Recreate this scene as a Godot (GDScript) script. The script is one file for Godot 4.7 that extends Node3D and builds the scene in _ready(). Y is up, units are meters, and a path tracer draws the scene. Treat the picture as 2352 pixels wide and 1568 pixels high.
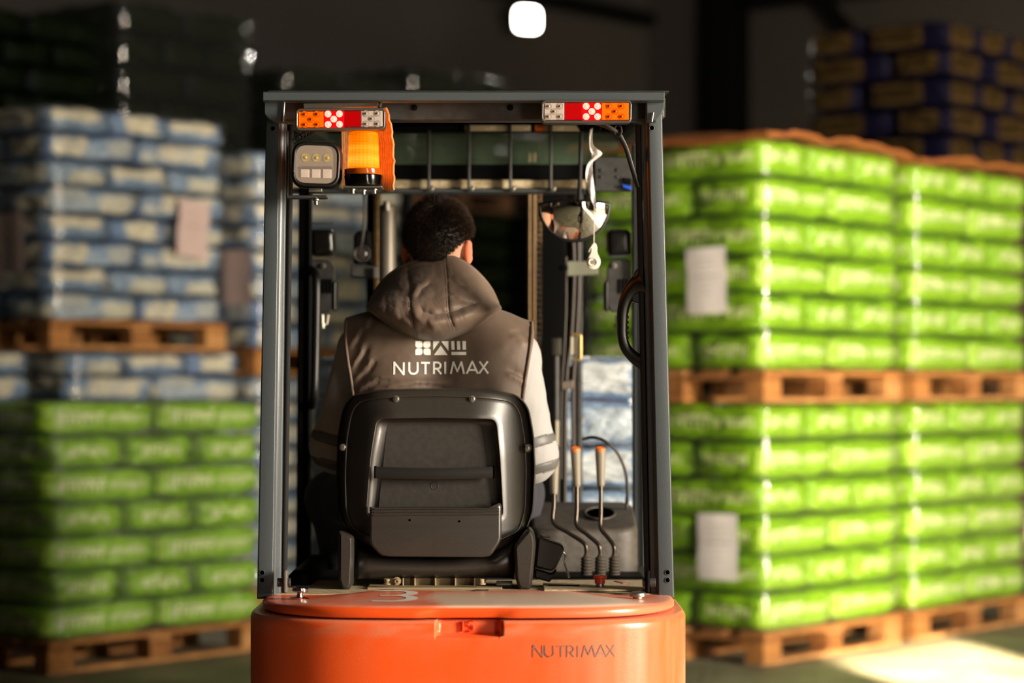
extends Node3D

# Photograph: 2352 x 1568. The camera stands 1.25 m high, the horizon falls at row 880; distances are metres along the view axis (-z).
const F := 5553.0
const CAM := Vector3(0.106, 1.25, 5.9)
const YARD := 51.0                     # the building is turned by this angle against the truck
var NZ := FastNoiseLite.new()
var rng := RandomNumberGenerator.new()


func _ready() -> void:
	# ---- camera
	var cam := Camera3D.new()
	cam.name = "camera"
	cam.position = CAM
	var lens := CameraAttributesPhysical.new()
	lens.frustum_focal_length = 124.0
	lens.frustum_focus_distance = 5.9
	lens.exposure_aperture = 2.45
	lens.frustum_near = 0.1
	lens.frustum_far = 200.0
	cam.attributes = lens
	cam.projection = Camera3D.PROJECTION_FRUSTUM
	cam.near = 0.1
	cam.far = 200.0
	cam.size = 0.1 * 1568.0 / F
	cam.frustum_offset = Vector2(0.0, 0.1 * 96.0 / F)
	add_child(cam)
	# ---- sky, exposure
	var env := Environment.new()
	env.background_mode = Environment.BG_SKY
	var sky := Sky.new()
	var sm := ProceduralSkyMaterial.new()
	sm.sky_top_color = Color(0.35, 0.52, 0.8)
	sm.sky_horizon_color = Color(0.85, 0.8, 0.72)
	sm.ground_bottom_color = Color(0.3, 0.27, 0.22)
	sm.ground_horizon_color = Color(0.7, 0.64, 0.55)
	sm.sky_energy_multiplier = 1.0
	sky.sky_material = sm
	env.sky = sky
	env.tonemap_mode = Environment.TONE_MAPPER_LINEAR
	env.tonemap_exposure = 2.1
	env.sdfgi_enabled = true
	env.ssao_enabled = true
	env.ssil_enabled = true
	var we := WorldEnvironment.new()
	we.name = "surroundings"
	we.environment = env
	add_child(we)
	# ---- low sun through the openings of the loading wall
	var sun := DirectionalLight3D.new()
	sun.name = "sun"
	sun.light_color = Color(1.0, 0.9, 0.76)
	sun.light_energy = 24.0
	sun.light_angular_distance = 0.6
	sun.shadow_enabled = true
	var away := yard(0.65, -0.76, 0.0).normalized() * cos(deg_to_rad(12.7)) + Vector3.DOWN * sin(deg_to_rad(12.7))
	sun.transform = Transform3D(Basis.looking_at(away, Vector3.UP), Vector3(4, 6, 9))
	add_child(sun)
	# ---- daylight that fills the big loading door
	var door := AreaLight3D.new()
	door.name = "loading_door_daylight"
	door.area_size = Vector2(1.9, 2.8)
	door.light_color = Color(1.0, 0.94, 0.85)
	door.light_energy = 112.0
	door.area_range = 40.0
	door.shadow_enabled = true
	door.transform = Transform3D(Basis.looking_at(-yard(0, 1, 0), Vector3.UP), yard(2.1, 8.8, 2.75))
	add_child(door)
	# ---- and the narrow one beside it
	var slot := AreaLight3D.new()
	slot.name = "narrow_door_daylight"
	slot.area_size = Vector2(1.2, 2.8)
	slot.light_color = Color(1.0, 0.95, 0.88)
	slot.light_energy = 6.0
	slot.area_range = 40.0
	slot.shadow_enabled = true
	slot.transform = Transform3D(Basis.looking_at(-yard(0, 1, 0), Vector3.UP), yard(-4.05, 8.8, 1.7))
	add_child(slot)
	# ---- the place, then the things
	NZ.seed = 7
	NZ.frequency = 1.0
	rng.seed = 11
	textures()
	building()
	goods()
	truck()
	driver()


# ============================================================ places
func A(px: float, py: float, d: float) -> Vector3:   # the point that the photo shows at (px, py), d metres away
	return Vector3(CAM.x + (px - 1176.0) * d / F, CAM.y - (py - 880.0) * d / F, CAM.z - d)


func yard(a: float, b: float, y: float) -> Vector3:  # building axes: a along the pallet rows, b across them towards the loading wall
	var t := deg_to_rad(YARD)
	return Vector3(a * cos(t) + b * sin(t), y, -a * sin(t) + b * cos(t))


func P(xy: Array, d := 0.0) -> PackedVector2Array:   # photo pixels, in pairs, as a flat outline at distance d (or as they are)
	var o := PackedVector2Array()
	for i in range(0, xy.size(), 2):
		if d > 0.0:
			var w := A(xy[i], xy[i + 1], d)
			o.append(Vector2(w.x, w.y))
		else:
			o.append(Vector2(xy[i], xy[i + 1]))
	return o


func Q(xyd: Array) -> PackedVector3Array:            # photo pixels and distances, in threes, as points in space
	var o := PackedVector3Array()
	for i in range(0, xyd.size(), 3):
		o.append(A(xyd[i], xyd[i + 1], xyd[i + 2]))
	return o


func spline(pts: PackedVector3Array, n := 8) -> PackedVector3Array:
	var o := PackedVector3Array()
	for i in pts.size() - 1:
		var a := pts[max(i - 1, 0)]
		var d := pts[min(i + 2, pts.size() - 1)]
		for k in n:
			o.append(pts[i].cubic_interpolate(pts[i + 1], a, d, float(k) / n))
	o.append(pts[-1])
	return o


func rounded(poly: PackedVector2Array, r: float, n := 4) -> PackedVector2Array:
	var o := PackedVector2Array()
	var m := poly.size()
	for i in m:
		var p := poly[i]
		var a := poly[(i + m - 1) % m] - p
		var b := poly[(i + 1) % m] - p
		var l: float = min(r, 0.48 * min(a.length(), b.length()))
		var p0 := p + a.normalized() * l
		var p1 := p + b.normalized() * l
		for k in n + 1:
			var t := float(k) / n
			o.append(p0.lerp(p, t).lerp(p.lerp(p1, t), t))
	return o


func rrect(w: float, h: float, r: float, n := 4) -> PackedVector2Array:
	return rounded(PackedVector2Array([Vector2(-w / 2, -h / 2), Vector2(w / 2, -h / 2), Vector2(w / 2, h / 2), Vector2(-w / 2, h / 2)]), r, n)


func area2(p: PackedVector2Array) -> float:
	var s := 0.0
	for i in p.size():
		s += p[i].cross(p[(i + 1) % p.size()])
	return s


# ============================================================ shapes
class Geo:
	var v := PackedVector3Array()
	var uv := PackedVector2Array()
	var col := PackedColorArray()
	var ix := PackedInt32Array()
	var tint := Color.WHITE
	var T := Transform3D.IDENTITY

	func pt(a: Vector3, t := Vector2.ZERO) -> int:
		v.append(T * a)
		uv.append(t)
		col.append(tint)
		return v.size() - 1

	func tri(a: int, b: int, c: int) -> void:
		ix.append(a)
		ix.append(b)
		ix.append(c)

	func quad(a: int, b: int, c: int, d: int) -> void:
		tri(a, b, c)
		tri(a, c, d)

	func outward(from: int) -> void:                 # turn a closed piece right side out
		var s := 0.0
		var o := v[ix[from]]
		for i in range(from, ix.size(), 3):
			s += (v[ix[i]] - o).dot((v[ix[i + 1]] - o).cross(v[ix[i + 2]] - o))
		if s < 0.0:
			for i in range(from, ix.size(), 3):
				var k := ix[i]
				ix[i] = ix[i + 1]
				ix[i + 1] = k

	func box(c: Vector3, s: Vector3, r := 0.003, b := Basis.IDENTITY) -> Geo:
		var h := s * 0.5
		r = min(r, min(h.x, min(h.y, h.z)) * 0.9)
		var from := ix.size()
		var n0 := v.size()
		for k in 8:
			var g := Vector3(1 if k & 1 else -1, 1 if k & 2 else -1, 1 if k & 4 else -1)
			for ax in 3:
				var q := Vector3(h.x - r, h.y - r, h.z - r)
				q[ax] = h[ax]
				pt(c + b * (q * g), Vector2(g.x, g.y) * 0.5)
		for ax in 3:
			var e := 1 << ax
			var e1 := 1 << ((ax + 1) % 3)
			var e2 := 1 << ((ax + 2) % 3)
			face(n0 + ax, n0 + e1 * 3 + ax, n0 + (e1 + e2) * 3 + ax, n0 + e2 * 3 + ax, T * c)
			face(n0 + e * 3 + ax, n0 + (e + e1) * 3 + ax, n0 + (e + e1 + e2) * 3 + ax, n0 + (e + e2) * 3 + ax, T * c)
			var a1 := (ax + 1) % 3
			var a2 := (ax + 2) % 3
			for k in [0, e1, e2, e1 + e2]:
				face(n0 + k * 3 + a1, n0 + (k + e) * 3 + a1, n0 + (k + e) * 3 + a2, n0 + k * 3 + a2, T * c)
		for k in 8:
			ctri(n0 + k * 3, n0 + k * 3 + 1, n0 + k * 3 + 2, T * c)
		return self

	func ctri(a: int, b: int, c: int, o: Vector3) -> void:
		if (v[b] - v[a]).cross(v[c] - v[a]).dot((v[a] + v[b] + v[c]) / 3.0 - o) < 0.0:
			tri(a, c, b)
		else:
			tri(a, b, c)

	func face(a: int, b: int, c: int, d: int, o: Vector3) -> void:
		ctri(a, b, c, o)
		ctri(a, c, d, o)

	func tube(path: PackedVector3Array, rad, n := 10, squash := 1.0) -> Geo:   # rad: a number or one per point
		var from := ix.size()
		var m := path.size()
		var up := Vector3.ZERO
		var n0 := v.size()
		for i in m:
			var t := (path[min(i + 1, m - 1)] - path[max(i - 1, 0)]).normalized()
			if i == 0:
				up = t.cross(Vector3.RIGHT if absf(t.x) < 0.8 else Vector3.UP).normalized()
			else:
				up = (up - t * up.dot(t)).normalized()
			var sd := t.cross(up)
			var r: float = rad if rad is float else rad[i]
			for k in n:
				var a := TAU * k / n
				pt(path[i] + (up * cos(a) * squash + sd * sin(a)) * r, Vector2(float(k) / n, float(i) / (m - 1)))
		for i in m - 1:
			for k in n:
				var k2 := (k + 1) % n
				quad(n0 + i * n + k, n0 + i * n + k2, n0 + (i + 1) * n + k2, n0 + (i + 1) * n + k)
		for e in [0, m - 1]:
			var c := pt(path[e])
			var ring := []
			for k in n:
				v.append(v[n0 + e * n + k])
				uv.append(Vector2.ZERO)
				col.append(tint)
				ring.append(v.size() - 1)
			for k in n:
				if e == 0:
					tri(c, ring[(k + 1) % n], ring[k])
				else:
					tri(c, ring[k], ring[(k + 1) % n])
		outward(from)
		return self

	func lathe(prof: PackedVector2Array, x := Transform3D.IDENTITY, n := 24) -> Geo:  # profile (radius, height), closed on the axis by this function
		var from := ix.size()
		var pr := PackedVector2Array([Vector2(0, prof[0].y)]) + prof + PackedVector2Array([Vector2(0, prof[-1].y)])
		var prev := -1
		for i in pr.size() - 1:
			var d := (pr[i + 1] - pr[i]).normalized()
			var same: bool = prev >= 0 and d.dot((pr[i] - pr[i - 1]).normalized()) > 0.75
			var r0 := prev if same else ring(pr[i], x, n)
			var r1 := ring(pr[i + 1], x, n)
			for k in n:
				quad(r0 + k, r0 + (k + 1) % n, r1 + (k + 1) % n, r1 + k)
			prev = r1
		outward(from)
		return self

	func ring(p: Vector2, x: Transform3D, n: int) -> int:
		for k in n:
			var a := TAU * k / n
			pt(x * Vector3(p.x * cos(a), p.y, p.x * sin(a)), Vector2(float(k) / n, p.y))
		return v.size() - n

	func prism(poly: PackedVector2Array, z1: float, z0: float, bev := 0.002, x := Transform3D.IDENTITY) -> Geo:   # outline in xy, from z0 up to z1
		var from := ix.size()
		var s := 0.0
		var m := poly.size()
		for i in m:
			s += poly[i].cross(poly[(i + 1) % m])
		if s < 0.0:
			poly = poly.duplicate()
			poly.reverse()
		var inn := PackedVector2Array()
		var hard := []
		for i in m:
			var e0 := (poly[i] - poly[(i + m - 1) % m]).normalized()
			var e1 := (poly[(i + 1) % m] - poly[i]).normalized()
			var n0 := Vector2(-e0.y, e0.x)
			var n1 := Vector2(-e1.y, e1.x)
			inn.append(poly[i] + (n0 + n1) * (bev / max(1.0 + n0.dot(n1), 0.3)))
			hard.append(e0.dot(e1) < 0.8)
		var st := []
		var en := []
		for i in m:
			st.append(-1)
			en.append(-1)
		for i in m:
			en[i] = column(poly[i], inn[i], z0, z1, bev, x)
			st[i] = column(poly[i], inn[i], z0, z1, bev, x) if hard[i] else en[i]
		for i in m:
			var a: int = st[i]
			var b: int = en[(i + 1) % m]
			for k in 3:
				quad(a + k, b + k, b + k + 1, a + k + 1)
		var tr := Geometry2D.triangulate_polygon(inn)
		if tr.is_empty():
			tr = Geometry2D.triangulate_polygon(poly)
		var c0 := v.size()
		for i in m:
			pt(x * Vector3(inn[i].x, inn[i].y, z1), inn[i])
		for i in m:
			pt(x * Vector3(inn[i].x, inn[i].y, z0), inn[i])
		for i in range(0, tr.size(), 3):
			var p := tr[i]
			var q := tr[i + 1]
			var r := tr[i + 2]
			if (inn[q] - inn[p]).cross(inn[r] - inn[p]) < 0.0:
				var k := q
				q = r
				r = k
			tri(c0 + p, c0 + q, c0 + r)
			tri(c0 + m + p, c0 + m + r, c0 + m + q)
		outward(from)
		return self

	func column(p: Vector2, q: Vector2, z0: float, z1: float, bev: float, x: Transform3D) -> int:
		pt(x * Vector3(q.x, q.y, z0), q)
		pt(x * Vector3(p.x, p.y, z0 + bev), p)
		pt(x * Vector3(p.x, p.y, z1 - bev), p)
		return pt(x * Vector3(q.x, q.y, z1), q) - 3

	func loft(rings: Array, cap0 := true, cap1 := true, shut := true) -> Geo:   # rings of equally many points
		var from := ix.size()
		var n: int = rings[0].size()
		var m := rings.size()
		var n0 := v.size()
		for i in m:
			for k in n:
				pt(rings[i][k], Vector2(float(k) / n, float(i) / (m - 1)))
		for i in m - 1:
			for k in (n if shut else n - 1):
				quad(n0 + i * n + k, n0 + i * n + (k + 1) % n, n0 + (i + 1) * n + (k + 1) % n, n0 + (i + 1) * n + k)
		for e in ([0] if cap0 else []) + ([m - 1] if cap1 else []):
			var c := Vector3.ZERO
			for q in rings[e]:
				c += q / n
			var ci := pt(c)
			for k in n:
				var a: int = n0 + e * n + k
				var b: int = n0 + e * n + (k + 1) % n
				if e == 0:
					tri(ci, b, a)
				else:
					tri(ci, a, b)
		outward(from)
		return self

	func sheet(nu: int, nv: int, f: Callable, thick := 0.0) -> Geo:   # f(u, v) in 0..1 gives points; with a thickness it is a closed slab
		var from := ix.size()
		var n0 := v.size()
		for j in nv + 1:
			for i in nu + 1:
				pt(f.call(float(i) / nu, float(j) / nv), Vector2(float(i) / nu, 1.0 - float(j) / nv))
		var w := nu + 1
		for j in nv:
			for i in nu:
				var a := n0 + j * w + i
				quad(a, a + 1, a + w + 1, a + w)
		if thick > 0.0:
			var cnt := v.size() - n0
			var nr := PackedVector3Array()
			nr.resize(cnt)
			for i in range(from, ix.size(), 3):
				var g := (v[ix[i + 1]] - v[ix[i]]).cross(v[ix[i + 2]] - v[ix[i]])
				for k in 3:
					nr[ix[i + k] - n0] += g
			for i in cnt:
				v.append(v[n0 + i] - nr[i].normalized() * thick)
				uv.append(uv[n0 + i])
				col.append(tint)
			for j in nv:
				for i in nu:
					var a := n0 + cnt + j * w + i
					quad(a, a + w, a + w + 1, a + 1)
			for i in nu:
				for a in [n0 + i, n0 + nv * w + i]:
					edge(a, a + 1, cnt, a < n0 + nv * w)
			for j in nv:
				for a in [n0 + j * w, n0 + j * w + nu]:
					edge(a, a + w, cnt, a != n0 + j * w)
		return self

	func edge(a: int, b: int, cnt: int, fwd: bool) -> void:
		var q := []
		for k in [a, b, b + cnt, a + cnt]:
			v.append(v[k])
			uv.append(uv[k])
			col.append(tint)
			q.append(v.size() - 1)
		if fwd:
			quad(q[0], q[3], q[2], q[1])
		else:
			quad(q[0], q[1], q[2], q[3])

	func mesh(weld := false) -> ArrayMesh:
		var nr := PackedVector3Array()
		nr.resize(v.size())
		for i in range(0, ix.size(), 3):
			var a := ix[i]
			var b := ix[i + 1]
			var c := ix[i + 2]
			var g := (v[b] - v[a]).cross(v[c] - v[a])
			nr[a] += g
			nr[b] += g
			nr[c] += g
		if weld:
			var at := {}
			for i in v.size():
				var key := Vector3i((v[i] * 20000.0).round())
				at[key] = at.get(key, Vector3.ZERO) + nr[i]
			for i in v.size():
				nr[i] = at[Vector3i((v[i] * 20000.0).round())]
		for i in nr.size():
			nr[i] = nr[i].normalized() if nr[i].length_squared() > 0.0 else Vector3.UP
		var cw := ix.duplicate()
		for i in range(0, cw.size(), 3):
			cw[i + 1] = ix[i + 2]
			cw[i + 2] = ix[i + 1]
		var arr := []
		arr.resize(Mesh.ARRAY_MAX)
		arr[Mesh.ARRAY_VERTEX] = v
		arr[Mesh.ARRAY_NORMAL] = nr
		arr[Mesh.ARRAY_TEX_UV] = uv
		arr[Mesh.ARRAY_COLOR] = col
		arr[Mesh.ARRAY_INDEX] = cw
		var m := ArrayMesh.new()
		m.add_surface_from_arrays(Mesh.PRIMITIVE_TRIANGLES, arr)
		return m


func geo() -> Geo:
	return Geo.new()


func plate(xy: Array, d: float, deep: float, bev := 0.002, r := 0.0, g: Geo = null) -> Geo:   # an outline in photo pixels, its face at distance d, deep metres thick
	g = g if g else geo()
	var p := P(xy, d)
	if area2(p) < 0.0:
		p.reverse()
	if r > 0.0:
		p = rounded(p, r)
	return g.prism(p, CAM.z - d, CAM.z - d - deep, bev)


func bar(g: Geo, a: Vector3, b: Vector3, w: float, h: float, r := 0.002, up := Vector3.UP) -> Geo:   # a bevelled bar from a to b
	var z := (b - a).normalized()
	if absf(z.dot(up)) > 0.95:
		up = Vector3.BACK
	var x := up.cross(z).normalized()
	return g.box((a + b) / 2, Vector3(w, h, a.distance_to(b)), r, Basis(x, z.cross(x), z))


func turned(dir: Vector3, at: Vector3) -> Transform3D:   # the y axis along dir
	var y := dir.normalized()
	var x := y.cross(Vector3.BACK if absf(y.z) < 0.9 else Vector3.RIGHT).normalized()
	return Transform3D(Basis(x, y, x.cross(y)), at)


func rod(g: Geo, a: Vector3, b: Vector3, r: float, n := 16, bev := 0.001) -> Geo:
	var l := a.distance_to(b)
	return g.lathe(PackedVector2Array([Vector2(r - bev, 0), Vector2(r, bev), Vector2(r, l - bev), Vector2(r - bev, l)]), turned(b - a, a), n)


func bolt(g: Geo, at: Vector3, dir: Vector3, r: float, h: float) -> Geo:
	g.lathe(PackedVector2Array([Vector2(r * 1.5, 0), Vector2(r * 1.5, h * 0.25), Vector2(r, h * 0.25), Vector2(r, h * 0.85), Vector2(r * 0.8, h), Vector2(r * 0.45, h), Vector2(r * 0.4, h * 0.6)]), turned(dir, at), 6 if r < 0.004 else 12)
	return g


# ============================================================ things
var taken := {}


func put(g: Geo, called: String, m: Material, parent: Node = self, weld := false) -> MeshInstance3D:
	var o := MeshInstance3D.new()
	o.mesh = g.mesh(weld)
	o.material_override = m
	return hang(o, called, parent)


func hang(o: Node3D, called: String, parent: Node = self):
	var key := str(parent.get_instance_id()) + called
	var k: int = taken.get(key, 0)
	taken[key] = k + 1
	o.name = called if k == 0 else "%s_%03d" % [called, k]
	parent.add_child(o, true)
	return o


func tag(o: Node, label: String, category := "", group := "", kind := ""):
	o.set_meta("label", label)
	if category:
		o.set_meta("category", category)
	if group:
		o.set_meta("group", group)
	if kind:
		o.set_meta("kind", kind)
	return o


func thing(called: String, label: String, category: String, at := Vector3.ZERO, turn := 0.0, group := "") -> Node3D:
	var o := Node3D.new()
	hang(o, called)
	o.position = at
	o.rotation.y = turn
	return tag(o, label, category, group)


func sub(called: String, parent: Node) -> Node3D:
	return hang(Node3D.new(), called, parent)


func struct(g: Geo, called: String, m: Material) -> MeshInstance3D:
	var o := put(g, called, m)
	o.set_meta("kind", "structure")
	return o


# ============================================================ materials
var tex := {}
var made := {}


func noise_tex(fr: float, c0: Color, c1: Color, lo := 0.0, hi := 1.0, oct := 4, sd := 1, size := 512, normal := false, bump := 4.0) -> NoiseTexture2D:
	var n := FastNoiseLite.new()
	n.seed = sd
	n.frequency = fr
	n.fractal_octaves = oct
	n.noise_type = FastNoiseLite.TYPE_SIMPLEX_SMOOTH
	var t := NoiseTexture2D.new()
	t.width = size
	t.height = size
	t.seamless = true
	t.noise = n
	if normal:
		t.as_normal_map = true
		t.bump_strength = bump
	else:
		var g := Gradient.new()
		g.offsets = PackedFloat32Array([lo, hi])
		g.colors = PackedColorArray([c0, c1])
		t.color_ramp = g
	return t


func mat(key: String, c: Color, rough := 0.6, metal := 0.0) -> StandardMaterial3D:
	if made.has(key):
		return made[key]
	var m := StandardMaterial3D.new()
	m.resource_name = key
	m.albedo_color = c
	m.roughness = rough
	m.metallic = metal
	made[key] = m
	return m


func tri(m: StandardMaterial3D, t: Texture2D, s: float, world := false) -> StandardMaterial3D:   # a colour texture laid on from three sides
	m.albedo_texture = t
	m.uv1_triplanar = true
	m.uv1_world_triplanar = world
	m.uv1_scale = Vector3.ONE * s
	return m


func rough_skin(m: StandardMaterial3D, t: Texture2D, k := 1.0) -> StandardMaterial3D:
	m.normal_enabled = true
	m.normal_texture = t
	m.normal_scale = k
	return m


func lamp(key: String, c: Color, e: float) -> StandardMaterial3D:
	var m := mat(key, c, 0.4)
	m.emission_enabled = true
	m.emission = c
	m.emission_energy_multiplier = e
	return m


func clear(key: String, c: Color, alpha: float, rough := 0.08) -> StandardMaterial3D:
	var m := mat(key, Color(c, alpha), rough)
	m.transparency = BaseMaterial3D.TRANSPARENCY_ALPHA
	m.cull_mode = BaseMaterial3D.CULL_DISABLED
	return m


func glyphs(im: Image, x: int, y: int, w: int, h: int, n: int, c: Color) -> void:   # a row of letter-like strokes: the print is not legible in the photograph
	var cw := float(w) / n
	var s: int = max(2, int(cw * 0.26))
	for i in n:
		var x0 := x + int(i * cw)
		var k := rng.randi() % 4
		im.fill_rect(Rect2i(x0, y, s, h), c)
		if k != 0:
			im.fill_rect(Rect2i(x0 + int(cw * 0.55), y, s, h if k != 2 else h / 2), c)
		if k != 3:
			im.fill_rect(Rect2i(x0, y + (h - s if k == 1 else h / 2 - s / 2), int(cw * 0.8), s), c)
		if k != 1:
			im.fill_rect(Rect2i(x0, y, int(cw * 0.8), s), c)


func mottle(im: Image, k: float, fx: float, fy: float) -> void:
	for y in im.get_height():
		for x in im.get_width():
			var c := im.get_pixel(x, y)
			var q := 1.0 + k * (NZ.get_noise_2d(x * fx, y * fy) + 0.5 * NZ.get_noise_2d(x * fx * 3.1, y * fy * 3.1 + 40.0))
			im.set_pixel(x, y, Color(c.r * q, c.g * q, c.b * q))


func sack_print(base: Color, ink: Color, panel: Color, kind: int, v := 0) -> ImageTexture:
	var im := Image.create(512, 256, false, Image.FORMAT_RGBA8)
	im.fill(base)
	if kind == 0:
		glyphs(im, 50, 38, 220, 52, 8, ink)
		glyphs(im, 285, 48, 190, 34, 11, ink)
		im.fill_rect(Rect2i(12, 10, 10, 108), panel)
		glyphs(im, 50, 168, 150, 46, 6, ink)
		im.fill_rect(Rect2i(232, 140, 9, 104), panel)
	elif kind == 1:
		im.fill_rect([Rect2i(16, 12, 190, 104), Rect2i(120, 6, 290, 96), Rect2i(290, 30, 200, 98)][v], panel)
		im.fill_rect([Rect2i(330, 20, 150, 88), Rect2i(0, 60, 90, 60), Rect2i(0, 0, 220, 70)][v], panel.lerp(base, 0.35))
		im.fill_rect([Rect2i(200, 80, 120, 48), Rect2i(410, 0, 102, 60), Rect2i(40, 80, 230, 40)][v], ink.lerp(base, 0.3))
		glyphs(im, 215, 40, 110, 44, 5, ink)
		glyphs(im, 30, 46, 150, 30, 8, base.lerp(panel, 0.5))
		im.fill_rect([Rect2i(60, 142, 140, 98), Rect2i(20, 132, 200, 70), Rect2i(90, 170, 160, 84)][v], panel)
	else:
		im.fill_rect(Rect2i(60, 14, 300, 100), panel)
		glyphs(im, 80, 34, 250, 56, 7, ink)
		im.fill_rect(Rect2i(40, 142, 170, 100), panel)
		glyphs(im, 60, 160, 120, 60, 4, ink)
	if kind == 1:                                      # soft-edged printed clouds in place of straight panels
		var src := im.duplicate()
		for y in 256:
			for x in 512:
				var wx: int = clampi(x + int(38.0 * NZ.get_noise_2d(x * 0.012, y * 0.02)), 0, 511)
				var wy: int = clampi(y + int(16.0 * NZ.get_noise_2d(x * 0.016 + 50.0, y * 0.02)), 0 if y < 128 else 128, 127 if y < 128 else 255)
				im.set_pixel(x, y, (src.get_pixel(wx, wy) as Color).lerp(Color(0.62, 0.66, 0.68), 0.1))
	mottle(im, 0.16, 0.02, 0.03)
	return ImageTexture.create_from_image(im)


func wood_print(c: Color, sd: float) -> ImageTexture:
	var im := Image.create(256, 256, false, Image.FORMAT_RGBA8)
	for y in 256:
		for x in 256:
			var g := NZ.get_noise_2d(x * 0.012 + sd, y * 0.16) * 0.26 + NZ.get_noise_2d(x * 0.05, y * 0.5 + sd) * 0.14
			g += 0.14 * NZ.get_noise_2d(x * 0.02 + sd * 3.0, y * 0.02)
			im.set_pixel(x, y, Color(c.r * (1.0 + g), c.g * (1.0 + g * 1.15), c.b * (1.0 + g * 1.3)))
	return ImageTexture.create_from_image(im)


func paper_print(c: Color, strong: Color) -> ImageTexture:
	var im := Image.create(210, 297, false, Image.FORMAT_RGBA8)
	im.fill(c)
	var y := 50
	for row in [[60, 90, 7], [44, 120, 5], [70, 70, 6], [40, 130, 16], [58, 96, 5], [80, 50, 5], [76, 60, 5]]:
		glyphs(im, row[0], y, row[1], row[2], row[1] / 7, strong)
		y += row[2] + 18
	return ImageTexture.create_from_image(im)


func textures() -> void:
	tex.grain = noise_tex(0.25, Color(0.86, 0.86, 0.86), Color.WHITE, 0.2, 0.8, 3, 3)
	tex.dust = noise_tex(0.015, Color(0.8, 0.77, 0.72), Color.WHITE, 0.15, 0.7, 5, 4)
	tex.fine = noise_tex(0.3, Color.WHITE, Color.WHITE, 0, 1, 3, 5, 256, true, 3.0)
	tex.pebble = noise_tex(0.11, Color.WHITE, Color.WHITE, 0, 1, 3, 6, 256, true, 5.0)
	tex.wrinkle = noise_tex(0.012, Color.WHITE, Color.WHITE, 0, 1, 5, 8, 512, true, 14.0)
	tex.film = noise_tex(0.02, Color.WHITE, Color.WHITE, 0, 1, 4, 9, 512, true, 26.0)
	tex.green = sack_print(Color(0.5, 0.7, 0.02), Color(0.92, 0.92, 0.78), Color(0.74, 0.86, 0.34), 0)
	tex.dark = sack_print(Color(0.03, 0.06, 0.02), Color(0.06, 0.085, 0.045), Color(0.07, 0.06, 0.13), 0)  # green sacks darkened in the print to stand for the unlit back
	tex.blue = sack_print(Color(0.37, 0.48, 0.64), Color(0.68, 0.75, 0.8), Color(0.82, 0.79, 0.69), 1)
	tex.bluea = sack_print(Color(0.4, 0.5, 0.63), Color(0.66, 0.72, 0.77), Color(0.8, 0.77, 0.68), 1, 1)
	tex.blueb = sack_print(Color(0.44, 0.53, 0.64), Color(0.7, 0.75, 0.78), Color(0.76, 0.75, 0.68), 1, 2)
	tex.pale = sack_print(Color(0.6, 0.72, 0.86), Color(0.86, 0.9, 0.93), Color(0.88, 0.91, 0.93), 1)
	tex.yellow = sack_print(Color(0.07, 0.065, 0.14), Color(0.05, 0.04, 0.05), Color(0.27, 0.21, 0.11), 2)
	for i in 3:
		tex["wood%d" % i] = wood_print([Color(0.66, 0.44, 0.22), Color(0.57, 0.37, 0.18), Color(0.7, 0.5, 0.29)][i], 13.0 * i)
		var w := tri(mat("pallet wood %d" % i, Color.WHITE, 0.8), tex["wood%d" % i], 2.2)
		w.uv1_offset = Vector3(0.3 * i, 0.1, 0.7 * i)
	tex.paper = paper_print(Color(0.95, 0.93, 0.93), Color(0.72, 0.7, 0.71))
	tex.pink = paper_print(Color(0.76, 0.67, 0.65), Color(0.62, 0.53, 0.52))
	for k in ["green", "blue", "bluea", "blueb", "pale", "dark", "yellow"]:
		var m := mat(k + " sack", Color.WHITE, 0.36)
		m.metallic_specular = 0.15 if k == "dark" or k == "yellow" else 0.5
		m.albedo_texture = tex[k]
		rough_skin(m, tex.wrinkle, 0.7)
	var fm := clear("stretch film", Color(1, 1, 1), 0.012, 0.06)
	fm.uv1_triplanar = true
	fm.uv1_scale = Vector3.ONE * 2.0
	rough_skin(fm, tex.film, 0.24)
	var tf := clear("tight film", Color(1, 1, 1), 0.008, 0.04)
	tf.uv1_triplanar = true
	tf.uv1_scale = Vector3.ONE * 2.0
	rough_skin(tf, tex.film, 0.1)
	var wf := clear("wrinkled film", Color(1, 1, 1), 0.02, 0.13)
	wf.uv1_triplanar = true
	wf.uv1_scale = Vector3(1.2, 3.0, 1.2)
	rough_skin(wf, tex.film, 0.6)
	var card := Image.create(256, 256, false, Image.FORMAT_RGBA8)
	for y in 256:
		for x in 256:
			var g := 1.0 + 0.1 * sin(x * TAU / 16.0) + 0.16 * NZ.get_noise_2d(x * 0.02, y * 0.03)
			card.set_pixel(x, y, Color(0.6 * g, 0.43 * g, 0.25 * g))
	tex.card = ImageTexture.create_from_image(card)
	var floor_m := tri(mat("concrete floor", Color(0.56, 0.54, 0.44), 0.62), noise_tex(0.006, Color(0.72, 0.72, 0.7), Color.WHITE, 0.1, 0.9, 6, 12), 0.5, true)
	rough_skin(floor_m, tex.pebble, 0.15)
	rough_skin(tri(mat("wall sheet", Color(0.155, 0.14, 0.13), 0.8), tex.grain, 2.0, true), tex.pebble, 0.2)
	mat("black steel", Color(0.02, 0.02, 0.022), 0.6).metallic_specular = 0.2


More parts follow.
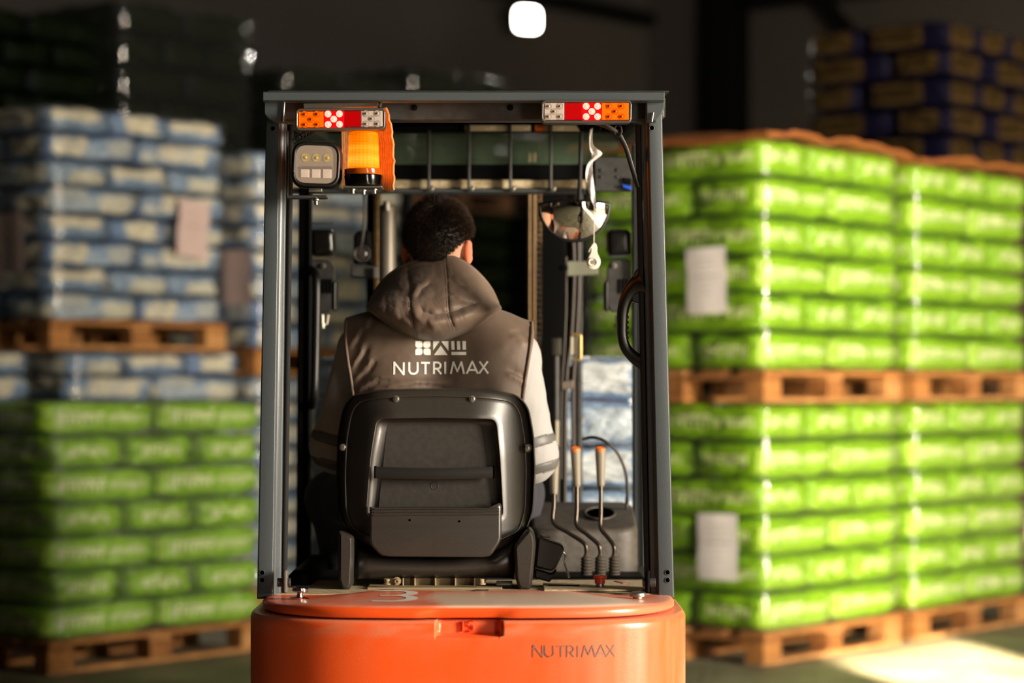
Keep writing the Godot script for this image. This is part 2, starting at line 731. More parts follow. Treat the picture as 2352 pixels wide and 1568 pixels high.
# ============================================================ the hall
func building() -> void:
	var turn := deg_to_rad(YARD)
	var wall := mat("wall sheet", Color.WHITE)
	var g := geo().box(Vector3(1, -0.15, 4), Vector3(36, 0.3, 32))
	struct(g, "floor", mat("concrete floor", Color.WHITE)).rotation.y = turn
	g = geo().box(Vector3(1, 3.5, -11.15), Vector3(30.6, 7, 0.3))
	struct(g, "wall_back", wall).rotation.y = turn
	g = geo().box(Vector3(16.15, 3.5, -1), Vector3(0.3, 7, 20))
	struct(g, "wall_end", wall).rotation.y = turn
	g = geo().box(Vector3(-14.15, 3.5, -1), Vector3(0.3, 7, 20))
	struct(g, "wall_side", wall).rotation.y = turn
	g = geo()                                          # the loading wall with a narrow and a wide door opening
	for s in [[-14.0, -4.75, 0.0, 7.0], [-4.75, -3.35, 3.32, 7.0], [-3.35, 0.6, 0.0, 7.0], [0.6, 3.4, 4.8, 7.0], [3.4, 16.0, 0.0, 7.0]]:
		g.box(Vector3((s[0] + s[1]) / 2, (s[2] + s[3]) / 2, 9.15), Vector3(s[1] - s[0], s[3] - s[2], 0.3), 0.002)
	struct(g, "wall_front", wall).rotation.y = turn
	g = geo().box(Vector3(1, 7.15, -1), Vector3(30.6, 0.3, 20.6))
	struct(g, "ceiling", wall).rotation.y = turn
	var steel := mat("black steel", Color.BLACK)
	g = geo().box(Vector3(2.28, 3.5, 3.2), Vector3(0.56, 7, 0.4), 0.02)   # added column, unseen, right of the truck: only there to shade the left loads
	struct(g, "column", mat("added column concrete", Color(0.5, 0.48, 0.45), 0.85)).rotation.y = turn
	g = geo()                                          # an I-section column on the end wall
	for s in [[-0.13, 0.02], [0.13, 0.02]]:
		g.box(Vector3(15.84 + s[0], 3.5, -9.85), Vector3(0.02, 7, 0.28), 0.002)
	g.box(Vector3(15.84, 3.5, -9.85), Vector3(0.26, 7, 0.02), 0.002)
	struct(g, "column", steel).rotation.y = turn
	g = geo().box(Vector3(15.9, 5.08, -6.0), Vector3(0.16, 0.16, 7.4), 0.004)
	struct(g, "beam", steel).rotation.y = turn
	g = geo().box(Vector3(12.9, 5.02, -10.9), Vector3(6.0, 0.14, 0.16), 0.004)
	struct(g, "beam", steel).rotation.y = turn
	g = bar(geo(), Vector3(15.85, 5.15, -8.9), Vector3(15.85, 2.6, -6.7), 0.16, 0.12, 0.003)
	struct(g, "brace", steel).rotation.y = turn
	# the lit floodlight high on the back wall
	var at := A(1211, 45, 23.05)
	var t := thing("floodlight", "lit square white floodlight high on the dark back wall", "floodlight", at, 0.35)
	g = geo().prism(rrect(0.27, 0.25, 0.05), 0.0, -0.07, 0.01)
	for i in 6:
		g.box(Vector3(-0.09 + 0.036 * i, 0, -0.085), Vector3(0.008, 0.2, 0.04), 0.001)
	put(g, "housing", mat("black plastic", Color(0.03, 0.03, 0.03), 0.45), t)
	put(geo().prism(rrect(0.235, 0.215, 0.06), 0.008, 0.0005, 0.003), "lens", lamp("floodlight glow", Color(1.0, 0.98, 0.93), 14.0), t)
	g = geo()
	g.tube(spline(PackedVector3Array([Vector3(-0.15, 0, -0.04), Vector3(-0.15, 0.12, -0.06), Vector3(0, 0.16, -0.1), Vector3(0.15, 0.12, -0.06), Vector3(0.15, 0, -0.04)])), 0.009)
	rod(g, Vector3(0, 0.15, -0.09), Vector3(0.1, 0.15, -0.3), 0.014)
	put(g, "bracket", mat("black steel", Color.BLACK), t)
	var sp := SpotLight3D.new()
	sp.name = "floodlight_beam"
	sp.light_color = Color(1.0, 0.97, 0.9)
	sp.light_energy = 7.0
	sp.light_size = 0.1
	sp.spot_angle = 75.0
	sp.spot_range = 40.0
	sp.spot_attenuation = 2.0
	sp.shadow_enabled = true
	sp.transform = Transform3D(Basis.looking_at(Vector3(0.5, -0.55, 1.0), Vector3.UP), at + Vector3(0.02, 0, 0.06))
	add_child(sp)


# ============================================================ sacks, pallets, film
var sacks := {}
var pallets := {}


func sack_mesh(l: float, h: float, w: float, sd: int) -> ArrayMesh:
	var g := geo()
	var n := 9
	for ax in 3:
		for sg in [-1.0, 1.0]:
			var from := g.ix.size()
			var n0 := g.v.size()
			for j in n + 1:
				for i in n + 1:
					var s := -1.0 + 2.0 * i / n
					var t := -1.0 + 2.0 * j / n
					var q: Vector3 = [Vector3(sg, t, s), Vector3(s, sg, t), Vector3(s, t, sg)][ax]
					var uvv: Vector2
					if ax == 2:
						uvv = Vector2(0.5 + 0.49 * s * sg, 0.25 - 0.245 * t)
					elif ax == 0:
						uvv = Vector2(0.25 - 0.24 * s * sg, 0.75 - 0.245 * t)
					else:
						uvv = Vector2(0.75 + 0.24 * s, 0.75 + 0.24 * t)
					var k := 9.0
					var len := pow(pow(absf(q.x), k) + pow(absf(q.y), k) + pow(absf(q.z), k), -1.0 / k)
					var p := q * len
					p.x = clampf(p.x, -1.0, 1.0)
					p.z = clampf(p.z, -1.0, 1.0)
					p.y = clampf(p.y, -1.0, 1.0) * (1.0 - 0.12 * pow(absf(p.x), 6.0) - 0.05 * pow(absf(p.z), 6.0))
					var b := 0.026 * NZ.get_noise_3d(p.x * 1.6 + sd * 5.0, p.y * 1.2, p.z * 1.3) + 0.006 * NZ.get_noise_3d(p.x * 5.0, p.y * 4.0 + sd, p.z * 5.0)
					var w3 := Vector3(p.x * (l / 2 + b - 0.004), p.y * (h / 2) + b * 0.5 - 0.012 * absf(NZ.get_noise_2d(p.x * 1.3 + sd * 9.0, p.z)) * signf(p.y), p.z * (w / 2 + b - 0.004))
					w3.y = clampf(w3.y, -h * 0.5, h * 0.5) + h / 2
					g.pt(w3, uvv)
			for j in n:
				for i in n:
					var a := n0 + j * (n + 1) + i
					g.face(a, a + 1, a + n + 2, a + n + 1, Vector3(0, h / 2, 0))
	return g.mesh(true)


func pallet(l: float, w: float, old := false) -> Node3D:            # a nine-block pallet, its near left corner at the origin, long side along x; old: wood tinted dark for shade
	var t := Node3D.new()
	hang(t, "pallet")
	var wd := []
	for i in 3:
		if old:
			var om := tri(mat("old pallet wood %d" % i, Color(0.42, 0.4, 0.4), 0.9), tex["wood%d" % i], 2.2)  # same wood with shade put into its colour, for the unlit loads
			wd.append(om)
		else:
			wd.append(mat("pallet wood %d" % i, Color.WHITE))
	for i in 5:
		var z: float = -w * (0.06 + 0.22 * i)
		put(geo().box(Vector3(l / 2 + rng.randf_range(-0.008, 0.008), 0.133, z), Vector3(l, 0.022, w * (0.14 if i % 2 == 0 else 0.12)), 0.003), "deck_board", wd[i % 3], t)
	for i in 3:
		var x: float = [0.0725, l / 2, l - 0.0725][i]
		put(geo().box(Vector3(x, 0.111, -w / 2), Vector3(0.145, 0.022, w), 0.003), "cross_board", wd[(i + 1) % 3], t)
		for k in 3:
			var z: float = -[0.05, w / 2, w - 0.05][k]
			put(geo().box(Vector3(x, 0.061, z), Vector3(0.145 if i != 1 else 0.13, 0.078, 0.1 if k != 1 else 0.14), 0.003), "block", wd[(i + k) % 3], t)
	for k in 3:
		var z: float = -[0.05, w / 2, w - 0.05][k]
		put(geo().box(Vector3(l / 2, 0.011, z), Vector3(l, 0.022, 0.1 if k != 1 else 0.14), 0.003), "bottom_board", wd[(k + 2) % 3], t)
	return t


# one loaded pallet: corner = near left corner in building axes (a, b), h0 = height of its foot
func stack(colour: String, a: float, b: float, h0: float, layers: int, lh: float, where: String, group: String, has_pallet := true, film := true, l := 1.2, w := 1.0, extra := 0.0) -> void:
	var turn := deg_to_rad(YARD + extra)
	var bx := Basis(Vector3.UP, turn)
	var o := yard(a, b, h0)
	if has_pallet:
		var pl: Node3D
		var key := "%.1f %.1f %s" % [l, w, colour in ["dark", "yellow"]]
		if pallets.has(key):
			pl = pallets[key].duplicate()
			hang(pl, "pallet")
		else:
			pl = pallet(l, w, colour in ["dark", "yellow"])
			pallets[key] = pl
		pl.position = o
		pl.rotation.y = turn
		tag(pl, "wooden block pallet under the %s" % where, "pallet", "wooden pallets")
		h0 += 0.144
	var kind := "%s %.3f" % [colour, lh]
	if not sacks.has(kind):
		sacks[kind] = []
		for i in 4:
			sacks[kind].append(sack_mesh(0.6 * l / 1.2 - 0.008, lh * 0.985, 0.4 * w - 0.008, i + 1))
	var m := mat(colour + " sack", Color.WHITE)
	var word := ["bottom", "second", "third", "fourth", "fifth", "sixth", "seventh", "eighth", "ninth", "tenth"]
	var names := {"green": "lime green", "blue": "blue", "pale": "pale blue", "dark": "shade-darkened green", "yellow": "ochre"}
	for k in layers:
		var long_front := k % 2 == 0
		var spots := []                                # x, z, end-on, words
		if long_front:
			spots = [[0.25 * l, -0.2 * w, false, "left side"], [0.75 * l, -0.2 * w, false, "right side"], [l / 6.0, -0.7 * w, true, "back left"]]
		else:
			spots = [[l / 6.0, -0.3 * w, true, "left end"], [0.5 * l, -0.3 * w, true, "middle end"], [l * 5.0 / 6.0, -0.3 * w, true, "right end"], [0.25 * l, -0.8 * w, false, "back left"]]
		for s in spots:
			var i := MeshInstance3D.new()
			i.mesh = sacks[kind][rng.randi() % 4]
			i.material_override = mat(["blue", "bluea", "blueb"][rng.randi() % 3] + " sack", Color.WHITE) if colour == "blue" else m
			hang(i, {"dark": "green_sack", "pale": "blue_sack"}.get(colour, colour + "_sack"))
			var r := rng.randf_range(-0.012, 0.012) + (PI / 2 if s[2] else 0.0) + (PI if rng.randf() < 0.25 else 0.0)
			var off := Vector3(rng.randf_range(-0.006, 0.006), 0, rng.randf_range(-0.012, 0.004))
			i.transform = Transform3D(bx * Basis(Vector3.UP, r) * Basis(Vector3.BACK, rng.randf_range(-0.016, 0.016)), yard(a, b, h0 + k * lh) + bx * (Vector3(s[0], 0.0, s[1]) + off))
			tag(i, "%s sack, %s, %s layer, %s" % [names[colour], s[3], word[k] if k < layers - 1 else "top", where], "sack", group)
	if film:
		var hh := layers * lh
		var loop := PackedVector2Array()
		var cr := rounded(PackedVector2Array([Vector2(-0.022, 0.022), Vector2(l + 0.022, 0.022), Vector2(l + 0.022, -w - 0.022), Vector2(-0.022, -w - 0.022)]), 0.11, 5)
		for i in cr.size():
			loop.append(cr[i])
			if i % 6 == 5:
				for q in range(1, 14):
					loop.append(cr[i].lerp(cr[(i + 1) % cr.size()], q / 14.0))
		var rows := layers * 5
		var fg := geo()
		for layer in 1:
			var rings := []
			for j in rows + 1:
				var y := 0.002 + (hh - 0.01) * j / rows
				var pinch := 0.012 * absf(sin(PI * (y / lh))) - 0.01
				var ring := PackedVector3Array()
				for q in loop.size():
					var p := loop[q]
					var c := (p - Vector2(l / 2, -w / 2)).normalized()
					var d: float = pinch + 0.005 * layer + 0.008 * NZ.get_noise_3d(p.x * 6.0 + a * 3.0, y * 7.0 + h0, p.y * 6.0 + b + layer * 2.0)
					ring.append(Vector3(p.x + c.x * d, y, p.y + c.y * d))
				rings.append(ring)
			fg.loft(rings, false, false)
		var fo := put(fg, "stretch_film", mat("tight film" if colour == "dark" else "wrinkled film" if where.begins_with("lone") else "stretch film", Color.WHITE))
		fo.position = yard(a, b, h0)
		fo.rotation.y = turn
		tag(fo, "clear glossy stretch film round the %s" % where, "stretch film", "stretch film on the loads")


func bulk(colour: String, a: float, b: float, h0: float, h: float, label: String, k := 1.0) -> void:   # one big bag on a pallet
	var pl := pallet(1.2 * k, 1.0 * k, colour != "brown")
	pl.position = yard(a, b, h0)
	pl.rotation.y = deg_to_rad(YARD)
	tag(pl, "wooden block pallet under the " + label, "pallet", "wooden pallets")
	var key := "bulk %.2f %.2f" % [h, k]
	if not sacks.has(key):
		sacks[key] = sack_mesh(1.19 * k, h, 0.99 * k, 3)
	var i := MeshInstance3D.new()
	i.mesh = sacks[key]
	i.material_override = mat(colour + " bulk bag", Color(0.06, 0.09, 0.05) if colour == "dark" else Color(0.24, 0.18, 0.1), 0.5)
	hang(i, "bulk_bag")
	i.position = yard(a, b, h0 + 0.144) + Basis(Vector3.UP, deg_to_rad(YARD)) * Vector3(0.6, 0, -0.5) * k
	i.rotation.y = deg_to_rad(YARD)
	tag(i, label, "bulk bag", "big bags at the back")


func note(a: float, b: float, h: float, side: String, turn_z: float, pink: bool, label: String) -> void:   # an A4 sheet on the film; side: front (faces +b) or left (faces -a)
	var m := mat("note paper pink" if pink else "note paper", Color.WHITE, 0.8)
	m.albedo_texture = tex.pink if pink else tex.paper
	var sd := a * 7.0
	var g := geo().sheet(10, 14, func(u, v): return Vector3((u - 0.5) * 0.21, (0.5 - v) * 0.297, 0.004 * sin(v * 11.0 + sd) + 0.003 * sin(u * 5.0 + sd)), 0.0006)
	for i in g.uv.size():
		g.uv[i].y = 1.0 - g.uv[i].y
	var o := put(g, "paper_note", m)
	var q := Basis(Vector3.UP, deg_to_rad(YARD) + (0.0 if side == "front" else -PI / 2))
	o.transform = Transform3D(q * Basis(Vector3.BACK, turn_z), yard(a, b, h))
	tag(o, label, "paper sheet", "paper sheets on the loads")


func top_sheet(a: float, b: float, h: float, l: float, w: float, label: String) -> void:
	var m := tri(mat("sheet board", Color(0.95, 0.78, 0.6), 0.75), tex.card, 2.0)
	var sd := a
	var g := geo().sheet(28, 12, func(u, v): return Vector3(-0.05 + u * (l + 0.1), 0.02 * NZ.get_noise_2d(u * 5.0 + sd, v * 2.0) + 0.04 * NZ.get_noise_2d(u * 2.2 + sd * 3.0, v) - 0.03 * pow(absf(u * 2.0 - 1.0), 4.0), -w - 0.05 + v * (w + 0.1)), 0.02)
	var o := put(g, "board_sheet", m)
	o.position = yard(a, b, h)
	o.rotation.y = deg_to_rad(YARD)
	tag(o, label, "board", "brown boards on the loads")


func goods() -> void:
	# right: two rows deep of lime green loads, stacked two high
	var gr := "lime green sacks on the right-hand pallets"
	stack("green", 4.48, -2.06, 0.0, 6, 0.17, "lower green load right of the truck", gr)
	stack("green", 4.48, -2.06, 1.164, 6, 0.173, "upper green load right of the truck", gr)
	stack("green", 5.82, -2.06, 0.0, 6, 0.17, "lower green load at the right edge", gr)
	stack("green", 5.82, -2.06, 1.164, 6, 0.17, "upper green load at the right edge", gr)
	top_sheet(4.48, -2.06, 2.36, 1.2, 1.0, "wavy brown board on the upper green load, left of two")
	top_sheet(5.82, -2.06, 2.34, 1.2, 1.0, "wavy brown board on the upper green load, right of two")
	note(4.48 - 0.04, -2.06 - 0.28, 1.71, "left", 0.03, false, "white paper sheet on the upper green load, above the pallet")
	note(4.48 - 0.04, -2.06 - 0.22, 0.52, "left", 0.01, false, "white paper sheet on the lower green load, near the floor")
	# left: a green load in front, blue ones behind it
	var ga := YARD
	stack("green", 2.262, -4.245, 0.0, 7, 0.147, "lone green load left of the truck", "lime green sacks on the left-hand pallet", true, true, 1.3, 1.0)
	note(2.262 - 0.04, -4.245 - 0.42, 0.62, "left", 0.0, true, "pale paper sheet low on the shaded side of the left green load")
	var bl := "blue and cream sacks on the left"
	stack("blue", 3.42, -5.46, 0.0, 10, 0.127, "lower blue load behind left green load", bl)
	stack("blue", 3.30, -5.46, 1.42, 8, 0.134, "upper blue load left of the truck", bl)
	stack("blue", 4.72, -5.46, 0.0, 9, 0.127, "lower blue load behind left truck post", bl)
	stack("blue", 4.72, -5.46, 1.292, 8, 0.134, "upper blue load behind left truck post", bl)
	stack("blue", 2.02, -5.5, 0.0, 10, 0.127, "lower blue load cut by the left edge", bl)
	note(4.22, -5.415, 2.05, "front", -0.1, true, "pinkish paper sheet on the upper blue load's bright face")
	note(3.30 - 0.04, -5.46 - 0.26, 1.95, "left", 0.05, true, "pinkish paper sheet on the upper blue load's shaded face")
	note(4.72 - 0.04, -5.46 - 0.1, 1.82, "left", 0.0, true, "pinkish paper sheet in the gap between the blue loads")
	# on the forks, in front of the mast
	stack("pale", 1.13, -1.62, 0.03, 8, 0.146, "load on the truck's forks", "pale blue sacks on the forks", true, true, 1.1, 1.0, -YARD)
	# far: loads darkened in colour for shade, three high against the back wall, and one of ochre sacks on the right
	var dk := "shade-darkened green sacks at the back"
	var tops := [3.55, 3.75, 3.45, 3.6, 3.2, 2.75]
	for i in 6:
		var w: String = ["far left", "left of centre", "behind the truck roof, left", "behind the truck roof", "behind the truck roof, right", "right of the truck roof"][i]
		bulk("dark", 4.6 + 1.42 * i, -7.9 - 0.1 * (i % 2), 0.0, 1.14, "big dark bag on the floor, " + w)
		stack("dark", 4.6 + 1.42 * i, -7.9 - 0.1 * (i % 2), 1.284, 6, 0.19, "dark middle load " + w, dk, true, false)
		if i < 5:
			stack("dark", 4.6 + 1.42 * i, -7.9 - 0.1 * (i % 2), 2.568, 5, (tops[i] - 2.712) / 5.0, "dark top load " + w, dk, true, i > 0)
	var yl := "ochre sacks at the back right"
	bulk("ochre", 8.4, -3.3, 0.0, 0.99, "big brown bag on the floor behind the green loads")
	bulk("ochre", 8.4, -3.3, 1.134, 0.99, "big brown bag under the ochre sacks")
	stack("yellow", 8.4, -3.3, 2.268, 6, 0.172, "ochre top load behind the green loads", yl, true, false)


# ============================================================ lettering
func letters() -> Dictionary:   # strokes of plain geometric capitals, one unit high
	var d := {}
	d["N"] = [0.78, [[0, 0, 0, 1, 0.78, 0, 0.78, 1]]]
	d["T"] = [0.72, [[0, 0.94, 0.72, 0.94], [0.36, 0.94, 0.36, 0]]]
	d["I"] = [0.0, [[0, 0, 0, 1]]]
	d["M"] = [1.1, [[0, 0, 0.22, 0.97, 0.55, 0.2, 0.88, 0.97, 1.1, 0]]]
	d["A"] = [0.92, [[0, 0, 0.46, 1, 0.92, 0], [0.17, 0.3, 0.75, 0.3]]]
	d["X"] = [0.74, [[0.02, 1, 0.74, 0], [0, 0, 0.7, 1]]]
	d["1"] = [0.1, [[0, 0.85, 0.1, 1, 0.1, 0]]]
	var u := [0, 1, 0, 0.36]
	for i in range(1, 12):
		var a := PI + PI * i / 12.0
		u += [0.34 + 0.34 * cos(a), 0.36 + 0.32 * sin(a)]
	d["U"] = [0.68, [u + [0.68, 0.36, 0.68, 1]]]
	var r := [0, 0, 0, 0.96, 0.28, 0.96]
	for i in range(1, 8):
		var a := PI / 2 - PI * i / 8.0
		r += [0.28 + 0.27 * cos(a), 0.7 + 0.26 * sin(a)]
	d["R"] = [0.6, [r + [0.28, 0.44, 0, 0.44], [0.24, 0.44, 0.6, 0]]]
	var five := [0.5, 0.96, 0.06, 0.96, 0.03, 0.56, 0.24, 0.62]
	var three := [0.02, 0.96, 0.34, 0.96]
	for i in range(0, 11):
		var a := PI / 2 - 1.25 * PI * i / 10.0
		five += [0.24 + 0.28 * cos(a), 0.32 + 0.28 * sin(a)]
	d["5"] = [0.52, [five]]
	for i in range(0, 9):
		var a := PI / 2 - PI * i / 8.0
		three += [0.36 + 0.24 * cos(a), 0.74 + 0.22 * sin(a)]
	three += [0.16, 0.52]
	var low := [0.36, 0.52]
	for i in range(0, 9):
		var a := PI / 2 - PI * i / 8.0
		low += [0.36 + 0.28 * cos(a), 0.27 + 0.25 * sin(a)]
	d["3"] = [0.6, [three, low + [0.1, 0.04]]]
	return d


func ribbon(g: Geo, line: Array, w: float, on: Callable) -> void:   # a flat stroke laid on a surface: on(x, y) gives the point just above it
	for i in range(0, line.size() - 2, 2):
		var a := Vector2(line[i], line[i + 1])
		var b := Vector2(line[i + 2], line[i + 3])
		var t := (b - a).normalized()
		var n := Vector2(-t.y, t.x) * w / 2
		if i > 0:
			a -= t * w * 0.3
		if i < line.size() - 4:
			b += t * w * 0.3
		var k: int = max(1, int(a.distance_to(b) / 0.006))
		for j in k:
			var p := a.lerp(b, float(j) / k)
			var q := a.lerp(b, float(j + 1) / k)
			g.quad(g.pt(on.call(p - n)), g.pt(on.call(q - n)), g.pt(on.call(q + n)), g.pt(on.call(p + n)))


func word(g: Geo, text: String, at: Array, high: float, base: float, w: float, on: Callable, slope := 0.0) -> void:   # at: where each letter starts
	var d := letters()
	for i in text.length():
		for line in d[text[i]][1]:
			var o := []
			for k in range(0, line.size(), 2):
				o += [at[i] + line[k] * high, base + slope * (at[i] - at[0]) + line[k + 1] * high]
			ribbon(g, o, w, on)


func onto(tm: TriangleMesh, z: float, lift := 0.0012) -> Callable:   # drops a flat point (x, y) along -z on a mesh
	return func(p: Vector2):
		var h := tm.intersect_ray(Vector3(p.x, p.y, z), Vector3(0, 0, -1))
		return (h.position as Vector3) + Vector3(0, 0, lift) if h else Vector3(p.x, p.y, z - 0.4)


# ============================================================ the truck
func plan(half: float, z0: float, deep: float, p := 3.0, xs: Array = []) -> PackedVector3Array:   # bowed rear outline from left to right
	var o := PackedVector3Array([Vector3(-half, 0, -0.3)])
	var list := xs.duplicate()
	if list.is_empty():
		for i in 61:
			list.append(-cos(PI * i / 60.0) * half)
	for x in list:
		o.append(Vector3(x, 0, z0 + deep * sqrt(max(0.0, 1.0 - pow(absf(x) / half, p)))))
	o.append(Vector3(half, 0, -0.3))
	return o


func smooth(a: float, b: float, x: float) -> float:
	return smoothstep(a, b, x)


func truck() -> void:
	var t := thing("forklift", "orange and grey electric forklift seen from behind, driver in its seat", "forklift")
	var steel := tri(mat("truck grey", Color(0.29, 0.315, 0.33), 0.36), tex.grain, 3.0)
	rough_skin(steel, tex.fine, 0.04)
	var dark := tri(mat("truck dark grey", Color(0.2, 0.2, 0.2), 0.5), tex.dust, 3.0)
	var khaki := tri(mat("dusty khaki", Color(0.74, 0.68, 0.56), 0.75), tex.dust, 4.0)
	var black := mat("black plastic", Color(0.03, 0.03, 0.03), 0.45)
	var shade := mat("black steel", Color.BLACK)
	var zinc := mat("zinc", Color(0.62, 0.6, 0.56), 0.42, 1.0)
	var chrome := mat("chrome", Color(0.85, 0.84, 0.82), 0.16, 1.0)
	mat("hole black", Color(0.004, 0.004, 0.004), 0.9).metallic_specular = 0.0
	# ---- counterweight and lid
	var paint := mat("orange paint", Color.WHITE, 0.34)
	paint.vertex_color_use_as_albedo = true
	paint.clearcoat_enabled = true
	paint.clearcoat = 0.25
	paint.clearcoat_roughness = 0.22
	rough_skin(paint, tex.fine, 0.06)
	paint.uv1_triplanar = true
	paint.uv1_scale = Vector3.ONE * 3.0
	var red := Color(0.94, 0.1, 0.012)
	var dusty := Color(0.62, 0.33, 0.2)
	var nx := [-0.067, 0.0785]
	var xs := []
	for i in 91:
		xs.append(-cos(PI * i / 90.0) * 0.525)
	xs += [nx[0] - 0.003, nx[0] + 0.001, nx[1] - 0.001, nx[1] + 0.003]
	xs.sort()
	var pl := plan(0.525, 0.14, 0.31, 4.0, xs)
	var rings := []
	for s in [[0.12, 0.02], [0.14, 0.0], [0.3, 0.0], [0.45, 0.0], [0.55, 0.0], [0.6, 0.0], [0.64, 0.0], [0.67, 0.0], [0.6775, 0.0], [0.6805, 0.0], [0.69, 0.0], [0.7, 0.0], [0.706, 0.002], [0.711, 0.005], [0.714, 0.011], [0.716, 0.05], [0.717, 0.1]]:
		var r := PackedVector3Array()
		for q in pl:
			var k: float = 1.0 - s[1] / 0.525
			var z: float = q.z - s[1] * smooth(-0.1, 0.1, q.z)
			var cut := smooth(nx[0] - 0.002, nx[0], q.x) * (1.0 - smooth(nx[1], nx[1] + 0.002, q.x)) * smooth(0.6775, 0.6805, s[0])
			r.append(Vector3(q.x * k, s[0], z - 0.032 * cut))
		rings.append(r)
	var g := geo().loft(rings)
	for i in g.v.size():
		var q := g.v[i]
		var k := smooth(0.705, 0.716, q.y) * 0.8
		k = max(k, (smooth(0.655, 0.7, q.y) * 0.5 + 0.1) * (0.5 + NZ.get_noise_2d(q.x * 9.0, q.y * 30.0)) * 0.7)
		k = max(k, 0.26 * smooth(-0.1, 0.45, q.x) * (0.8 + NZ.get_noise_2d(q.x * 60.0, q.y * 2.0)))
		g.col[i] = red.lerp(dusty, clampf(k, 0.0, 0.9))
	var cw := put(g, "counterweight", paint, t)
	cw.position = Vector3(0, -0.009, -0.095)
	var cwt := cw.mesh.generate_triangle_mesh()
	g = geo()
	var starts := []
	for x in [1226, 1254, 1281, 1305, 1330, 1340, 1372, 1397]:
		starts.append(A(x, 1500, 5.47).x)
	word(g, "NUTRIMAX", starts, 0.0275, A(1300, 1508, 5.47).y, 0.0027, onto(cwt, 0.8, 0.0016), -0.012)
	put(g, "lettering", mat("grey lettering", Color(0.5, 0.42, 0.36), 0.6), cw)
	g = geo()
	for line in [[1061, 1427, 1061, 1450]]:
		var a := A(line[0], line[1], 5.479)
		var b := A(line[2], line[3], 5.479)
		g.box((a + b) / 2, Vector3(0.0045, a.y - b.y, 0.008), 0.001)
	var five: Array = letters()["5"][1][0]
	var fp := PackedVector3Array()
	for i in range(0, five.size(), 2):
		fp.append(A(1073, 1450, 5.478) + Vector3(five[i] * 0.026, five[i + 1] * 0.024, 0))
	g.tube(fp, 0.0024, 6)
	put(g, "embossed_number", mat("orange relief", Color(0.9, 0.25, 0.06), 0.4), cw)
	pl = plan(0.5, 0.1, 0.345, 4.2)
	rings = []
	for s in [[0.7185, 0.03, 0.0], [0.719, 0.004, 0.0], [0.722, 0.0, 0.0], [0.734, 0.0, 0.2], [0.741, 0.004, 0.5], [0.746, 0.012, 0.8], [0.748, 0.024, 1.0], [0.7485, 0.05, 1.0], [0.7485, 0.1, 1.0], [0.748, 0.16, 1.0], [0.747, 0.22, 1.0], [0.746, 0.29, 1.0], [0.745, 0.36, 1.0], [0.744, 0.43, 1.0]]:
		var r := PackedVector3Array()
		for q in pl:
			var k: float = 1.0 - s[1] / 0.5 * (0.5 if s[1] > 0.03 else 1.0)
			var dip := smooth(-0.1, -0.075, q.x) * (1.0 - smooth(0.085, 0.105, q.x))
			var side: float = smooth(0.36, 0.5, absf(q.x)) * s[2]
			r.append(Vector3(q.x * k, s[0] - 0.010 * side, max(q.z - s[1] * smooth(-0.15, 0.05, q.z) - 0.012 * dip * (1.0 - s[2]), -0.1)))
		rings.append(r)
	g = geo().loft(rings)
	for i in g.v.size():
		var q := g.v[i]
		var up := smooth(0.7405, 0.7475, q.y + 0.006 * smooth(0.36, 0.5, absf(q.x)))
		var left_part := 1.0 - smooth(-0.09, -0.05, q.x + 0.03 * sin(q.z * 9.0) + 0.015 * NZ.get_noise_2d(q.x * 20.0, q.z * 20.0))  # pale tint is weaker left of a wavy edge
		var k := up * lerpf(0.95, 0.32 + 0.3 * NZ.get_noise_2d(q.x * 7.0, q.z * 40.0), left_part) + 0.15 * smooth(0.05, 0.45, q.x) * (1.0 - up)
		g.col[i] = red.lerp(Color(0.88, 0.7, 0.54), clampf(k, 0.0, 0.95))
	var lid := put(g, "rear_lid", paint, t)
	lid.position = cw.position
	var lt := lid.mesh.generate_triangle_mesh()
	g = geo()
	var three: Array = letters()["3"][1]
	for line in three:
		var o := []
		for k in range(0, line.size(), 2):
			o += [-0.24 + line[k] * 0.17, -0.02 + (1.0 - line[k + 1]) * 0.36]
		ribbon(g, o, 0.028, func(p: Vector2):
			var h := lt.intersect_ray(Vector3(p.x, 1.0, p.y), Vector3.DOWN)
			return (h.position as Vector3) + Vector3(0, 0.0008, 0) if h else Vector3(p.x, 0.74, p.y))
	put(g, "painted_number", mat("white print", Color(0.9, 0.88, 0.84), 0.55), lid)
	g = geo().box(A(1062, 1387, 5.53) + Vector3(0, -0.0005, 0), Vector3(0.062, 0.002, 0.012), 0.0005)
	put(g, "label_strip", mat("old label", Color(0.7, 0.62, 0.42), 0.6), lid)
	for px in [680, 1470]:
		var at := A(px, 1381 if px < 1000 else 1374, 5.72)
		at.y = 0.742
		g = geo()
		if px < 1000:
			g.lathe(PackedVector2Array([Vector2(0.022, 0), Vector2(0.024, 0.002), Vector2(0.008, 0.004), Vector2(0.0065, 0.012), Vector2(0.0075, 0.014), Vector2(0.0188, 0.0165), Vector2(0.0195, 0.02), Vector2(0.0185, 0.0255), Vector2(0.016, 0.0268)]), Transform3D(Basis(Vector3.BACK, -0.09), at), 28)
		else:
			g.lathe(PackedVector2Array([Vector2(0.012, 0), Vector2(0.012, 0.004), Vector2(0.0195, 0.005), Vector2(0.02, 0.008), Vector2(0.0195, 0.013), Vector2(0.016, 0.0155)]), Transform3D(Basis.IDENTITY, at), 28)
		put(g, "lid_knob", chrome if px < 1000 else zinc, lid)
	# ---- chassis below the frame of the photograph
	g = geo().box(Vector3(0, 0.42, -0.72), Vector3(0.98, 0.5, 0.9), 0.03)
	put(g, "chassis", mat("truck orange side", Color(0.86, 0.28, 0.06), 0.4), t)
	put(geo().box(Vector3(0, 0.61, -0.62), Vector3(1.0, 0.24, 0.72), 0.006), "battery_hood", dark, t)
